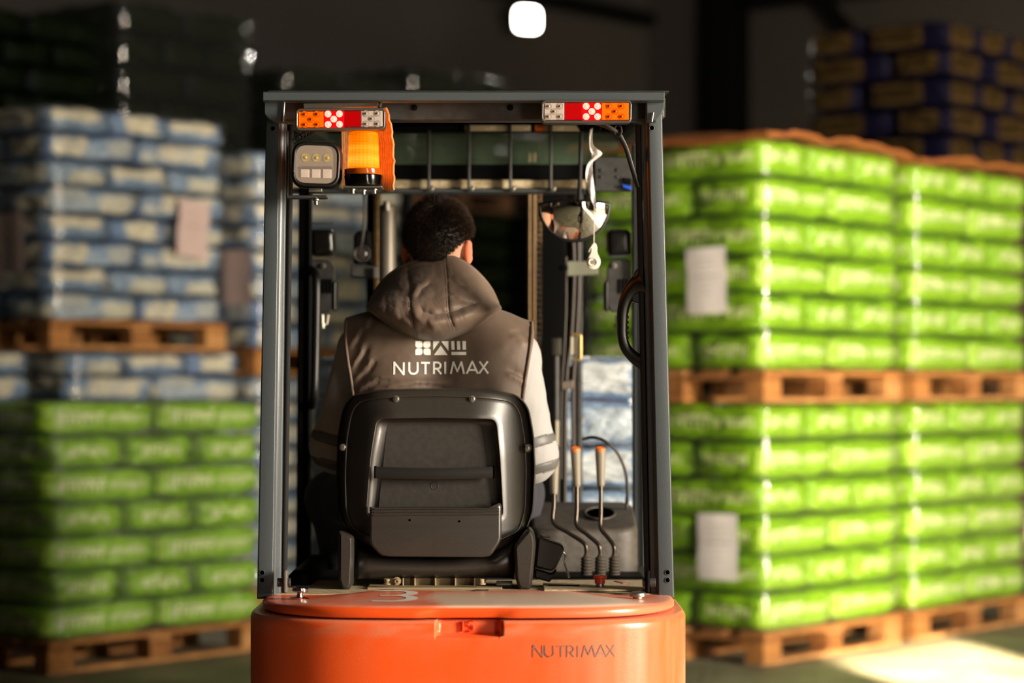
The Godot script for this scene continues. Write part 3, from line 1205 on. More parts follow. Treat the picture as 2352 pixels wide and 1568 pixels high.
	for x in [-0.42, 0.42]:
		for z in [-1.35, 0.02]:
			var wr: float = 0.23 if z < -1 else 0.19
			g = geo().lathe(PackedVector2Array([Vector2(wr * 0.55, -0.07), Vector2(wr * 0.95, -0.07), Vector2(wr, -0.055), Vector2(wr, 0.055), Vector2(wr * 0.95, 0.07), Vector2(wr * 0.55, 0.07)]), turned(Vector3.RIGHT, Vector3(x * (0.9 if z > -1 else 1.1), wr, z)), 36)
			put(g, "wheel", mat("rubber", Color(0.04, 0.04, 0.04), 0.85), t)
	# ---- deck behind the seat
	g = geo().box(Vector3(0, 0.722, -0.27), Vector3(0.99, 0.02, 0.42), 0.004)
	var deck := put(g, "deck_plate", khaki, t)
	put(geo().box(Vector3(0.33, 0.736, -0.2), Vector3(0.29, 0.006, 0.2), 0.002), "cover_plate", khaki, deck)
	put(geo().box(Vector3(0.237, 0.7405, -0.2), Vector3(0.08, 0.003, 0.008), 0.001), "latch_strip", shade, deck)
	put(geo().lathe(PackedVector2Array([Vector2(0.044, 0), Vector2(0.044, 0.001)]), Transform3D(Basis.IDENTITY, A(1376, 1352, 6.1) + Vector3(0, 0.0005, 0)), 32), "yellow_ring", mat("yellow vinyl", Color(0.82, 0.62, 0.12), 0.6), deck)
	put(geo().box(A(1425, 1336, 6.2) + Vector3(0, -0.002, -0.01), Vector3(0.012, 0.003, 0.08), 0.001, Basis(Vector3.UP, 0.25)), "red_stripe", mat("faded red vinyl", Color(0.72, 0.36, 0.3), 0.6), deck)
	var eb := sub("emergency_button", t)
	var ebp := A(1378, 1355, 6.08)
	put(geo().lathe(PackedVector2Array([Vector2(0.0105, 0), Vector2(0.0105, 0.018), Vector2(0.009, 0.019)]), Transform3D(Basis.IDENTITY, ebp), 20), "collar", zinc, eb)
	put(geo().lathe(PackedVector2Array([Vector2(0.0125, 0.012), Vector2(0.0132, 0.014), Vector2(0.0128, 0.024), Vector2(0.0172, 0.026), Vector2(0.0176, 0.029), Vector2(0.0165, 0.032), Vector2(0.0145, 0.0326), Vector2(0.006, 0.032)]), Transform3D(Basis.IDENTITY, ebp + Vector3(0, 0.005, 0)), 28), "push_cap", mat("button red", Color(0.85, 0.24, 0.1), 0.4), eb)
	# ---- rear posts
	for sd in [-1.0, 1.0]:
		var bot := A(590, 1375, 5.95) if sd < 0 else A(1549, 1375, 5.95)
		var top := A(611, 255, 5.95) if sd < 0 else A(1521, 255, 5.95)
		var sect := [[0.0, -0.085], [0.0, -0.004], [0.004, 0.0], [0.036, 0.0], [0.0395, -0.003], [0.041, -0.012], [0.0425, -0.018], [0.054, -0.02], [0.057, -0.023], [0.058, -0.085]]
		rings = []
		for e in [0.0, 0.004, 0.5, 1.0]:
			var c: Vector3 = bot.lerp(top, e)
			var r := PackedVector3Array()
			for s in sect:
				r.append(c + Vector3(-sd * s[0] * lerpf(1.0, 0.87, e), 0, s[1]))
			rings.append(r)
		var pg := geo()
		pg.loft(rings)
		var post := put(pg, "rear_post", steel, t)
		g = geo()
		for q in ([[602, 1315, 5.6], [602, 1332, 5.6], [627, 295, 5.5]] if sd < 0 else [[1533, 1314, 5.6], [1533, 1332, 5.6], [1497, 294, 5.5]]):
			var hole := geo()
			var hp := A(q[0], q[1], 5.949)
			hole.tube(PackedVector3Array([hp, hp + Vector3(0, 0, 0.001)]), 0.0052, 16)
			put(hole, "bolt_hole", mat("hole black", Color(0.004, 0.004, 0.004), 0.9), post)
			var rg := PackedVector3Array()
			for i in 17:
				rg.append(hp + Vector3(cos(TAU * i / 16.0), sin(TAU * i / 16.0), 0) * 0.0062)
			put(geo().tube(rg, 0.0011, 6), "bolt_rim", steel, post)
		g = geo()
		var gin := Vector3(-sd * 0.0635, 0, -0.035)
		g.tube(PackedVector3Array([bot + gin, top + gin + Vector3(sd * 0.006, -0.03, 0)]), 0.0075, 8)
		put(g, "rubber_seal", mat("rubber", Color.BLACK), post)
		# hinge plate at the foot
		g = geo()
		var hx: float = A(656, 1342, 5.93).x if sd < 0 else A(1487, 1342, 5.93).x
		g.box(Vector3(hx, 0.765, -0.03), Vector3(0.011, 0.056, 0.034), 0.003)
		put(g, "hinge_plate", mat("hinge grey", Color(0.36, 0.34, 0.31), 0.6) if sd < 0 else shade, t)
		g = geo()
		rod(g, Vector3(hx - sd * 0.012, 0.762, -0.03), Vector3(hx + sd * 0.02, 0.762, -0.03), 0.011)
		put(g, "hinge_pin", dark, t)
	# ---- roof
	var roof := sub("overhead_guard", t)
	g = geo()
	plate([602, 210, 1527, 210, 1527, 232, 602, 232], 5.87, 0.05, 0.003, 0.003, g)
	put(g, "rear_lip", steel, roof)
	g = geo().box(Vector3(0.0, 1.9945, -0.6), Vector3(0.975, 0.006, 1.25), 0.002, Basis(Vector3.RIGHT, 0.0575))
	put(g, "roof_sheet", dark, roof)
	put(plate([612, 228, 1518, 228, 1518, 277, 612, 277], 5.95, 0.05, 0.004), "rear_header", dark, roof)
	for px in [952, 1172]:
		put(bolt(geo(), A(px, 247, 5.948), Vector3.BACK, 0.0052, 0.005), "bolt", shade, roof)
	for sd in [-1.0, 1.0]:
		g = geo()
		if sd < 0:
			plate([600, 214, 606, 230, 606, 262, 614, 272, 626, 280, 652, 280, 652, 230, 630, 214], 5.905, 0.04, 0.003, 0.004, g)
		else:
			plate([1527, 214, 1527, 246, 1518, 266, 1508, 279, 1484, 279, 1484, 230, 1500, 214], 5.905, 0.04, 0.003, 0.004, g)
		put(g, "corner_bracket", steel, roof)
		g = geo()
		bar(g, Vector3(sd * 0.46, 1.93, -0.06), Vector3(sd * 0.455, 1.985, -1.15), 0.05, 0.06, 0.008)
		put(g, "side_rail", dark, roof)
		g = geo()
		for y in [0.0, 1.0]:
			g.tube(PackedVector3Array([A(650, 232, 5.9) + Vector3(0.003, 0, 0), A(650, 280, 5.9)] if sd < 0 else PackedVector3Array([A(1500, 258, 5.9), A(1497, 280, 5.9)])), 0.003, 8)
			break
		put(g, "weld_bead", zinc, roof)
	for px in [985, 1077, 1172, 1265, 893, 800]:
		g = geo()
		g.box(A(px, 360, 6.975), Vector3(0.009, 0.186, 0.022), 0.002)
		put(g, "guard_fin", dark, roof)
		put(bolt(geo(), A(px + 6, 433, 6.975), Vector3.BACK, 0.006, 0.006), "bolt", zinc, roof)
		bolt(geo(), A(px, 278, 6.3), Vector3.BACK, 0.004, 0.004)
	put(plate([655, 412, 1345, 412, 1345, 434, 655, 434], 7.0, 0.05, 0.004), "front_header", khaki, roof)
	put(plate([655, 434, 1345, 434, 1345, 442, 655, 442], 6.985, 0.07, 0.003), "header_lip", steel, roof)
	put(plate([655, 372, 1365, 372, 1365, 412, 655, 412], 7.07, 0.03, 0.003), "front_channel", shade, roof)
	put(plate([640, 274, 1480, 274, 1480, 303, 640, 303], 6.99, 0.05, 0.003), "front_rail", shade, roof)
	var glass := clear("tinted glass", Color(0.38, 0.46, 0.37), 0.3, 0.05)
	put(plate([660, 300, 1420, 300, 1420, 378, 660, 378], 7.06, 0.006, 0.001), "front_glass", glass, roof)
	var strip := mat("label strip", Color.WHITE, 0.6)
	var im := Image.create(256, 24, false, Image.FORMAT_RGBA8)
	im.fill(Color(0.86, 0.8, 0.7))
	glyphs(im, 8, 5, 90, 4, 18, Color(0.45, 0.42, 0.38))
	glyphs(im, 8, 14, 70, 4, 14, Color(0.45, 0.42, 0.38))
	glyphs(im, 120, 5, 125, 4, 25, Color(0.45, 0.42, 0.38))
	glyphs(im, 120, 14, 110, 4, 22, Color(0.45, 0.42, 0.38))
	strip.albedo_texture = ImageTexture.create_from_image(im)
	for s in [[1068, 1219], [1253, 1345]]:
		var lp := A(s[0], 288, 6.985)
		var rp := A(s[1], 301, 6.985)
		put(geo().sheet(2, 2, func(u, v): return Vector3(lerpf(lp.x, rp.x, u), lerpf(lp.y, rp.y, 1.0 - v), lp.z), 0.001), "warning_label", strip, roof)
	put(plate([1229, 288, 1252, 288, 1252, 301, 1229, 301], 6.985, 0.002, 0.0005), "hazard_label", mat("orange vinyl", Color(0.9, 0.42, 0.08), 0.6), roof)
	put(plate([1234, 290, 1240, 289, 1247, 290, 1249, 294, 1240, 292, 1232, 295], 6.984, 0.001, 0.0003), "hazard_symbol", mat("print black", Color(0.05, 0.04, 0.03), 0.7), roof)
	put(plate([1365, 360, 1445, 360, 1452, 370, 1452, 440, 1365, 440], 6.9, 0.012, 0.003, 0.008), "gusset", dark, roof)
	for q in [[1381, 391], [1418, 390], [1381, 406], [1418, 406], [1366, 434]]:
		put(bolt(geo(), A(q[0], q[1], 6.899), Vector3.BACK, 0.0042, 0.003), "bolt", dark, roof)
	put(plate([1432, 408, 1450, 410, 1450, 424, 1432, 420], 6.89, 0.01, 0.001), "socket", shade, roof)
	put(plate([1429, 423, 1449, 428, 1449, 437, 1430, 430], 6.885, 0.02, 0.002), "blue_plug", mat("blue plastic", Color(0.06, 0.32, 0.85), 0.4), roof)
	# things over the front glass edge
	put(bar(geo(), A(905, 292, 6.95), A(1050, 292, 6.95), 0.016, 0.016, 0.004), "wiper_arm", shade, roof)
	put(plate([1325, 285, 1385, 285, 1378, 302, 1335, 302], 6.7, 0.04, 0.004), "mirror_foot", shade, roof)
	# ---- front posts and what is mounted on them
	for sd in [-1.0, 1.0]:
		g = geo()
		if sd < 0:
			bar(g, A(693, 1350, 7.0), A(700, 430, 7.0), 0.03, 0.07, 0.006)
			bar(g, A(709, 1350, 6.97), A(712, 430, 6.97), 0.012, 0.03, 0.003)
		else:
			bar(g, A(1466, 1325, 7.0), A(1464, 330, 7.0), 0.032, 0.07, 0.006)
			bar(g, A(1479, 1325, 6.97), A(1474, 330, 6.97), 0.012, 0.03, 0.003)
		put(g, "front_post", shade if sd < 0 else steel, t)
	g = geo()
	g.tube(spline(PackedVector3Array(Q([712, 618, 6.96, 724, 628, 6.93, 727, 660, 6.9, 725, 800, 6.9, 722, 900, 6.9, 718, 932, 6.95]))), 0.012, 12)
	put(g, "grab_rail", black, t)
	for sd in [-1, 1]:
		var fl := sub("front_work_light", t)
		var x0 := 742.0 if sd < 0 else 1421.0
		rings = []
		for s in [[-0.04, 0.84], [-0.034, 0.97], [0.0, 1.0], [0.024, 0.93], [0.034, 0.8], [0.036, 0.5]]:
			var r := PackedVector3Array()
			for q in rrect(0.072, 0.08, 0.018, 5):
				r.append(A(x0, 558, 7.02) + Vector3(q.x * s[1] + 0.003 * NZ.get_noise_2d(q.y * 90.0, s[0] * 40.0), q.y * s[1] + 0.003 * NZ.get_noise_2d(q.x * 80.0, s[0] * 50.0 + 9.0), s[0]))
			rings.append(r)
		var tape := mat("black tape", Color(0.05, 0.045, 0.04), 0.3)
		put(geo().loft(rings), "taped_housing", tape, fl)
		var k := 1.0 if sd < 0 else -1.0
		put(geo().prism(rounded(PackedVector2Array([Vector2(-0.035 * k, 0.075), Vector2(0.02 * k, 0.075), Vector2(0.034 * k, 0.055), Vector2(0.034 * k, -0.04), Vector2(0.024 * k, -0.075), Vector2(-0.02 * k, -0.075), Vector2(-0.035 * k, -0.06)]), 0.008), 0.01, -0.01, 0.002, Transform3D(Basis.IDENTITY, A(x0, 657, 7.0))), "bracket_plate", dark, fl)
		for i in 3:
			put(geo().box(A(x0 + 2 + 8 * i - 8 * (1 - sd) * 0.0, 657, 6.987), Vector3(0.006, 0.042, 0.004), 0.001), "cooling_slot", shade, fl)
		put(bolt(geo(), A(x0 - 5 * sd - 5, 610, 6.988), Vector3.BACK, 0.006, 0.008), "bolt", zinc, fl)
		put(geo().box(A(x0 + (28 if sd < 0 else -28), 680, 7.01), Vector3(0.016, 0.09, 0.05), 0.007), "lamp_shell", black, fl)
		g = geo()
		rod(g, A(x0 - 2, 722, 7.0), A(x0 - 2, 744, 7.0), 0.006)
		rod(g, A(x0 + 12, 722, 7.0), A(x0 + 8, 745, 7.0), 0.004)
		bolt(g, A(x0 - 2, 744, 7.0), Vector3.DOWN, 0.009, 0.014)
		put(g, "mounting_stud", zinc, fl)
	g = geo()
	rod(g, A(714, 512, 7.1), A(768, 512, 7.1), 0.003)
	put(g, "aerial", zinc, t)
	# ---- assist handle on the right rear post
	g = geo()
	var grip := spline(Q([1476, 652, 6.0, 1458, 660, 6.0, 1441, 682, 6.0, 1431, 712, 6.0, 1429, 745, 6.0, 1430, 775, 6.0, 1438, 800, 6.0, 1456, 820, 6.0, 1478, 836, 6.0]), 6)
	var thick := []
	for i in grip.size():
		var f := float(i) / (grip.size() - 1)
		thick.append(0.0125 + 0.022 * pow(1.0 - f, 5.0) + 0.006 * pow(f, 6.0))
	g.tube(grip, thick, 16)
	plate([1456, 630, 1462, 618, 1479, 615, 1479, 696, 1462, 696, 1450, 690], 5.985, 0.03, 0.003, 0.004, g)
	plate([1464, 818, 1484, 812, 1484, 856, 1470, 856], 5.985, 0.03, 0.003, 0.003, g)
	for i in 6:
		rod(g, A(1441, 716 + 12 * i, 5.99), A(1441, 716 + 12 * i, 6.01), 0.004, 10)
	put(g, "assist_handle", mat("handle plastic", Color(0.035, 0.033, 0.032), 0.42), t)
	# ---- lamps on the rear header
	tail_light(t, [679, 249, 884, 297], ["orange", "lit", "red", "clear"], [0.0, 0.3, 0.545, 0.745, 1.0], 0.012)
	tail_light(t, [1244, 230, 1450, 281], ["clear", "red", "lit", "orange"], [0.0, 0.24, 0.45, 0.68, 1.0], 0.0)
	g = geo()
	plate([696, 236, 868, 234, 871, 246, 697, 250], 5.9, 0.03, 0.002, 0.002, g)
	g.tube(Q([868, 232, 5.9, 874, 238, 5.89, 871, 247, 5.88]), 0.004)
	put(g, "lamp_bracket", zinc, t)
	var wl := sub("work_light", t)
	var wt := Transform3D(Basis(Vector3.BACK, -0.03), A(725.5, 377, 5.86))
	g = geo().prism(rrect(0.122, 0.112, 0.034, 6), -0.012, -0.07, 0.012, wt)
	put(g, "housing", black, wl)
	g = geo()
	var rp2 := rrect(0.108, 0.1, 0.03, 6)
	var loop := PackedVector3Array()
	for i in rp2.size() + 1:
		loop.append(wt * Vector3(rp2[i % rp2.size()].x, rp2[i % rp2.size()].y, -0.008))
	put(g.tube(loop, 0.0045, 8), "bezel", black, wl)
	put(geo().prism(rrect(0.1, 0.092, 0.027, 6), -0.0095, -0.012, 0.0005, wt), "reflector", mat("warm reflector", Color(0.6, 0.52, 0.45), 0.35, 0.25), wl)
	for i in 3:
		var c := Vector3(-0.0265 + 0.0268 * i, 0.0165, -0.009)
		put(geo().lathe(PackedVector2Array([Vector2(0.0102, 0), Vector2(0.0102, 0.001), Vector2(0.0075, 0.0005), Vector2(0.0045, -0.0003), Vector2(0.004, 0.003), Vector2(0.002, 0.0045)]), wt * Transform3D(Basis(Vector3.RIGHT, PI / 2), c), 20), "yellow_chip", mat("yellow chip", Color(0.72, 0.62, 0.2), 0.3), wl)
		put(geo().box(wt * (c + Vector3(0, -0.037, 0.001)), Vector3(0.021, 0.024, 0.003), 0.001), "cell", mat("pale cell", Color(0.86, 0.78, 0.74), 0.25), wl)
	put(geo().box(wt * Vector3(0, -0.0085, -0.008), Vector3(0.08, 0.008, 0.003), 0.001), "cell_bar", mat("cell brown", Color(0.32, 0.2, 0.17), 0.4), wl)
	put(geo().prism(rrect(0.1, 0.092, 0.027, 6), -0.002, -0.004, 0.0008, wt), "lens", clear("lamp lens", Color(0.9, 0.85, 0.8), 0.1, 0.06), wl)
	g = geo()
	bar(g, A(661, 300, 5.93), A(661, 454, 5.93), 0.004, 0.03, 0.001)
	g.box(A(706, 453, 5.9), Vector3(0.098, 0.008, 0.034), 0.002)
	put(g, "bracket", dark, wl)
	g = geo()
	g.box(A(725, 437, 5.9), Vector3(0.034, 0.012, 0.024), 0.002)
	rod(g, A(726, 448, 5.895), A(726, 471, 5.895), 0.0048)
	put(bolt(g, A(726, 453, 5.895), Vector3.DOWN, 0.0085, 0.009), "bolt", zinc, wl)
	g = geo()
	var coil := PackedVector3Array()
	for i in 60:
		var f := i / 59.0
		coil.append(A(718 - 40 * f + 6 * cos(i * 0.6), 298 + 24 * f + 6 * sin(i * 0.6), 5.93 + 0.004 * sin(i * 0.6)))
	put(g.tube(coil, 0.0019, 6), "coiled_cable", black, wl)
	# ---- beacon
	var bc := sub("beacon", t)
	var prof := PackedVector2Array([Vector2(0.0395, 0)])
	for i in 24:
		var y := 0.004 + 0.078 * i / 24.0
		prof.append(Vector2(0.0378 - 0.04 * y, y))
		prof.append(Vector2(0.0398 - 0.04 * y, y + 0.0016))
	for i in 6:
		var a := PI / 2 * i / 5.0
		prof.append(Vector2(0.026 + 0.0095 * cos(a), 0.082 + 0.009 * sin(a)))
	var bp := A(835, 388, 5.9)
	var amber := lamp("beacon amber", Color(1.0, 0.36, 0.02), 0.36)
	amber.albedo_color = Color(0.9, 0.38, 0.03)
	amber.emission = Color.WHITE
	amber.emission_energy_multiplier = 0.74
	amber.emission_operator = BaseMaterial3D.EMISSION_OP_MULTIPLY
	var gi := Image.create(96, 96, false, Image.FORMAT_RGBA8)   # the lamp inside shows through: hottest low in the dome, ribs darker
	for y in 96:
		for x in 96:
			var h := y / 95.0
			var k := 0.36 + 0.5 * exp(-pow((h - 0.22) / 0.2, 2.0)) + 0.3 * exp(-pow((h - 0.55) / 0.12, 2.0)) + 0.07 * sin(x * TAU / 4.0) + (0.12 if y % 4 < 2 else -0.08)
			gi.set_pixel(x, y, Color(minf(0.55 + k * 0.6, 1.0), clampf(0.16 + 0.44 * k, 0.0, 0.9), clampf(0.4 * k - 0.2, 0.0, 0.4)))
	amber.emission_texture = ImageTexture.create_from_image(gi)
	amber.uv1_scale = Vector3(1, 11, 1)
	amber.roughness = 0.22
	put(geo().lathe(prof, Transform3D(Basis.IDENTITY, bp), 36), "beacon_dome", amber, bc)
	put(geo().lathe(PackedVector2Array([Vector2(0.045, -0.015), Vector2(0.0465, -0.013), Vector2(0.0465, -0.002), Vector2(0.044, 0)]), Transform3D(Basis.IDENTITY, bp), 36), "amber_collar", mat("amber dark", Color(0.6, 0.27, 0.03), 0.15), bc)
	put(geo().lathe(PackedVector2Array([Vector2(0.043, -0.042), Vector2(0.045, -0.04), Vector2(0.047, -0.018), Vector2(0.046, -0.0155)]), Transform3D(Basis.IDENTITY, bp), 36), "beacon_base", mat("gloss black", Color(0.015, 0.015, 0.015), 0.12), bc)
	put(geo().box(bp + Vector3(0, -0.046, 0), Vector3(0.094, 0.005, 0.07), 0.001), "mounting_plate", zinc, bc)
	for px in [810, 835, 860]:
		g = geo()
		put(bolt(g, A(px, 434 if px != 835 else 436, 5.87), Vector3.DOWN, 0.0052, 0.012), "stud", zinc, bc)
	var ol := OmniLight3D.new()
	ol.name = "beacon_bulb"
	ol.light_color = Color(1.0, 0.5, 0.08)
	ol.light_energy = 0.03
	ol.light_size = 0.03
	ol.omni_range = 6.0
	ol.omni_attenuation = 2.0
	ol.shadow_enabled = true
	ol.position = bp + Vector3(0, 0.04, 0)
	add_child(ol)
	# cardboard wedged behind the beacon
	var cm := mat("cardboard", Color.WHITE, 0.85)
	cm.albedo_texture = tex.card
	cm.uv1_scale = Vector3(1.4, 1, 1)
	g = geo().sheet(26, 20, func(u, v):
		var lx := lerpf(784, 787, v)
		var rx := 907.0 + 1.2 * sin(v * 31.0) + 0.8 * sin(v * 70.0) - 18.0 * pow(1.0 - v, 4.0)
		var ty := lerpf(262.0, 246.0, u)
		var by := lerpf(430.0, 438.0, u) + 2.0 * sin(u * 30.0)
		return A(lerpf(lx, rx, u), lerpf(ty, by, v), 5.985 - 0.05 * pow(u, 3.0)), 0.005)
	var cbd := put(g, "cardboard_sheet", cm)
	tag(cbd, "torn corrugated cardboard standing behind the lit amber beacon", "cardboard")
	# ---- cables on the right of the header
	g = geo()
	g.tube(spline(Q([1362, 280, 5.97, 1385, 287, 5.95, 1405, 296, 5.94, 1420, 304, 5.94])), 0.006, 10)
	put(g, "lamp_cable", mat("grey cable", Color(0.25, 0.23, 0.21), 0.6), t)
	g = geo()
	var lp2 := PackedVector3Array()
	for i in 17:
		lp2.append(A(1419, 300, 5.935) + Vector3(0.009 * cos(TAU * i / 16.0), 0.014 * sin(TAU * i / 16.0), 0.003 * cos(TAU * i / 16.0)))
	put(g.tube(lp2, 0.003, 8), "cable_tie", black, t)
	g = geo()
	g.tube(spline(Q([1422, 308, 5.95, 1438, 340, 5.96, 1452, 385, 5.97, 1466, 430, 5.975])), 0.0065, 8, 0.5)
	put(g, "cable_sleeve", black, t)
	mirror(t)
	mast(t)
	cockpit(t)
	seat(t)


func tail_light(t: Node3D, r: Array, order: Array, cuts: Array, tilt: float) -> void:
	var tl := sub("tail_light", t)
	var a := A(r[0], r[1], 5.84)
	var b := A(r[2], r[3], 5.84)
	var c := (a + b) / 2
	var w := b.x - a.x
	var h := a.y - b.y
	var x := Transform3D(Basis(Vector3.BACK, tilt), c)
	put(geo().prism(rrect(w, h, 0.01, 5), -0.012, -0.055, 0.003, x), "housing", mat("black plastic", Color.BLACK), tl)
	var rim := rrect(w - 0.004, h - 0.004, 0.009, 5)
	var lp := PackedVector3Array()
	for i in rim.size() + 1:
		lp.append(x * Vector3(rim[i % rim.size()].x, rim[i % rim.size()].y, -0.006))
	var iw := w - 0.012
	put(geo().tube(lp, 0.0034, 8), "clear_rim", mat("smoky rim", Color(0.3, 0.27, 0.25), 0.15), tl)
	var cols := {"orange": Color(0.96, 0.4, 0.02), "red": Color(0.66, 0.01, 0.02), "lit": Color(0.9, 0.02, 0.04), "clear": Color(0.72, 0.66, 0.62)}
	for i in 4:
		var k: String = order[i]
		var x0: float = -iw / 2 + iw * cuts[i]
		var x1: float = -iw / 2 + iw * cuts[i + 1]
		var m := mat("lens " + k, cols[k], 0.18)
		if k == "lit":
			lamp("lens lit", Color(1.0, 0.02, 0.05), 0.42)
			m.roughness = 0.18
		elif k == "orange":
			lamp("lens orange", Color(0.96, 0.36, 0.02), 0.06)
			m.roughness = 0.18
		rough_skin(m, tex.pebble, 0.15)
		m.uv1_triplanar = true
		m.uv1_scale = Vector3.ONE * 14.0
		var lens := put(geo().prism(PackedVector2Array([Vector2(x0, -h / 2 + 0.006), Vector2(x1, -h / 2 + 0.006), Vector2(x1, h / 2 - 0.006), Vector2(x0, h / 2 - 0.006)]), -0.003, -0.013, 0.0012, x), {"orange": "orange_lens", "red": "red_lens", "lit": "lit_red_lens", "clear": "clear_lens"}[k], m, tl)
		if k == "red":
			continue
		for q in [[-1, 1], [1, 1], [0, 0], [-1, -1], [1, -1]]:
			var p := Vector3((x0 + x1) / 2 + q[0] * 0.0138 * (1.0 if k != "orange" else 1.08), q[1] * 0.0125, -0.003)
			var cup := PackedVector2Array([Vector2(0.0082, 0), Vector2(0.008, 0.0009), Vector2(0.0072, 0.0002), Vector2(0.0064, 0.0011), Vector2(0.0056, 0.0003), Vector2(0.0046, 0.0013), Vector2(0.0036, 0.0008), Vector2(0.0028, 0.0024), Vector2(0.0012, 0.003)])
			if k == "lit":
				var glow := lamp("led lit", Color(1.0, 0.5, 0.44), 1.15)
				put(geo().lathe(cup, x * Transform3D(Basis(Vector3.RIGHT, PI / 2), p), 20), "led", glow, tl)
			else:
				put(geo().lathe(cup, x * Transform3D(Basis(Vector3.RIGHT, PI / 2), p), 20), "led", mat("led off " + k, cols[k] * 0.92, 0.12), tl)
				put(geo().lathe(PackedVector2Array([Vector2(0.0026, 0.0012), Vector2(0.0024, 0.0036), Vector2(0.0012, 0.0044)]), x * Transform3D(Basis(Vector3.RIGHT, PI / 2), p), 12), "led_chip", mat("led chip " + k, Color(0.36, 0.13, 0.03) if k == "orange" else Color(0.42, 0.4, 0.34), 0.3), tl)


func mirror(t: Node3D) -> void:
	var mr := sub("convex_mirror", t)
	var c := A(1319, 470, 6.55)
	var r := 0.092
	var dome := func(a: float, k: float) -> Vector3:
		return c + Vector3(r * k * cos(a), -r * 1.09 * k * sin(a) + 0.006 * sin(a * 1.0) * (1.0 - k) + 0.005 * (1.0 - k * k * cos(a) * cos(a)), 0.034 * (1.0 - k * k))
	var g := geo()
	g.sheet(40, 14, func(u, v): return dome.call(PI * u, maxf(1.0 - v, 0.001)), 0.002)
	put(g, "reflector", mat("mirror", Color(0.86, 0.85, 0.82), 0.03, 1.0), mr)
	g = geo()
	var lp := PackedVector3Array()
	for i in 33:
		lp.append(dome.call(PI * i / 32.0, 1.02))
	for i in range(1, 17):
		var x := -r * 1.02 + 2.04 * r * i / 16.0
		lp.append(c + Vector3(x, 0.006 * (1.0 - pow(x / r, 2.0)) + 0.001, 0.02 * (1.0 - pow(x / r, 2.0))))
	put(g.tube(lp, 0.0055, 10), "rim", mat("black plastic", Color.BLACK), mr)
	g = geo()
	rod(g, A(1335, 303, 6.7), A(1330, 470, 6.58), 0.006)
	g.box(A(1318, 500, 6.58), Vector3(0.05, 0.03, 0.02), 0.004)
	put(g, "stem", mat("truck dark grey", Color.BLACK), mr)
	# white plastic strip and pull hanging from the header
	var mid := spline(Q([1358, 296, 6.5, 1358, 335, 6.49, 1371, 355, 6.49, 1356, 374, 6.5, 1353, 398, 6.5, 1357, 430, 6.5, 1363, 458, 6.5, 1365, 470, 6.5]), 8)
	var ws := [0.004, 0.004, 0.014, 0.007, 0.0095, 0.0085, 0.005, 0.001]
	var n := mid.size() - 1
	g = geo().sheet(4, n, func(u, v):
		var i := int(round(v * n))
		var f: float = float(i) / 8.0
		var w: float = lerpf(ws[min(int(f), 7)], ws[min(int(f) + 1, 7)], fposmod(f, 1.0))
		return mid[i] + Vector3((u - 0.5) * 2.0 * w, (u - 0.5) * 0.006, 0.004 * sin(u * 5.0 + v * 16.0)), 0.0006)
	var rag := put(g, "plastic_strip", mat("white plastic film", Color(0.86, 0.83, 0.82), 0.45))
	tag(rag, "twisted white plastic strip hanging above the convex mirror", "strip")
	var hk := thing("pull_tag", "white pear-shaped plastic tag hanging under the convex mirror", "tag")
	g = geo()
	g.prism(rounded(P([1357, 560, 1367, 556, 1372, 566, 1371, 580, 1380, 597, 1378, 612, 1366, 620, 1352, 617, 1346, 603, 1352, 588, 1357, 578], 6.45), 0.01), CAM.z - 6.45, CAM.z - 6.456, 0.0022)
	put(g, "tag_body", mat("white plastic", Color(0.85, 0.82, 0.78), 0.4), hk)
	lp = PackedVector3Array()
	for i in 21:
		lp.append(A(1362, 602, 6.449) + Vector3(cos(TAU * i / 20.0), sin(TAU * i / 20.0), 0) * 0.011)
	put(geo().tube(lp, 0.0022, 8), "ring_bead", mat("white plastic", Color.WHITE), hk)
	put(geo().tube(PackedVector3Array([A(1362, 602, 6.4495), A(1362, 602, 6.448)]), 0.0055, 16), "hub", mat("tag grey", Color(0.55, 0.52, 0.48), 0.4), hk)
	g = geo()
	g.tube(Q([1352, 579, 6.45, 1356, 570, 6.448, 1364, 560, 6.45, 1365, 470, 6.5]), 0.0012, 6)
	put(g, "cord", mat("white plastic", Color.WHITE), hk)


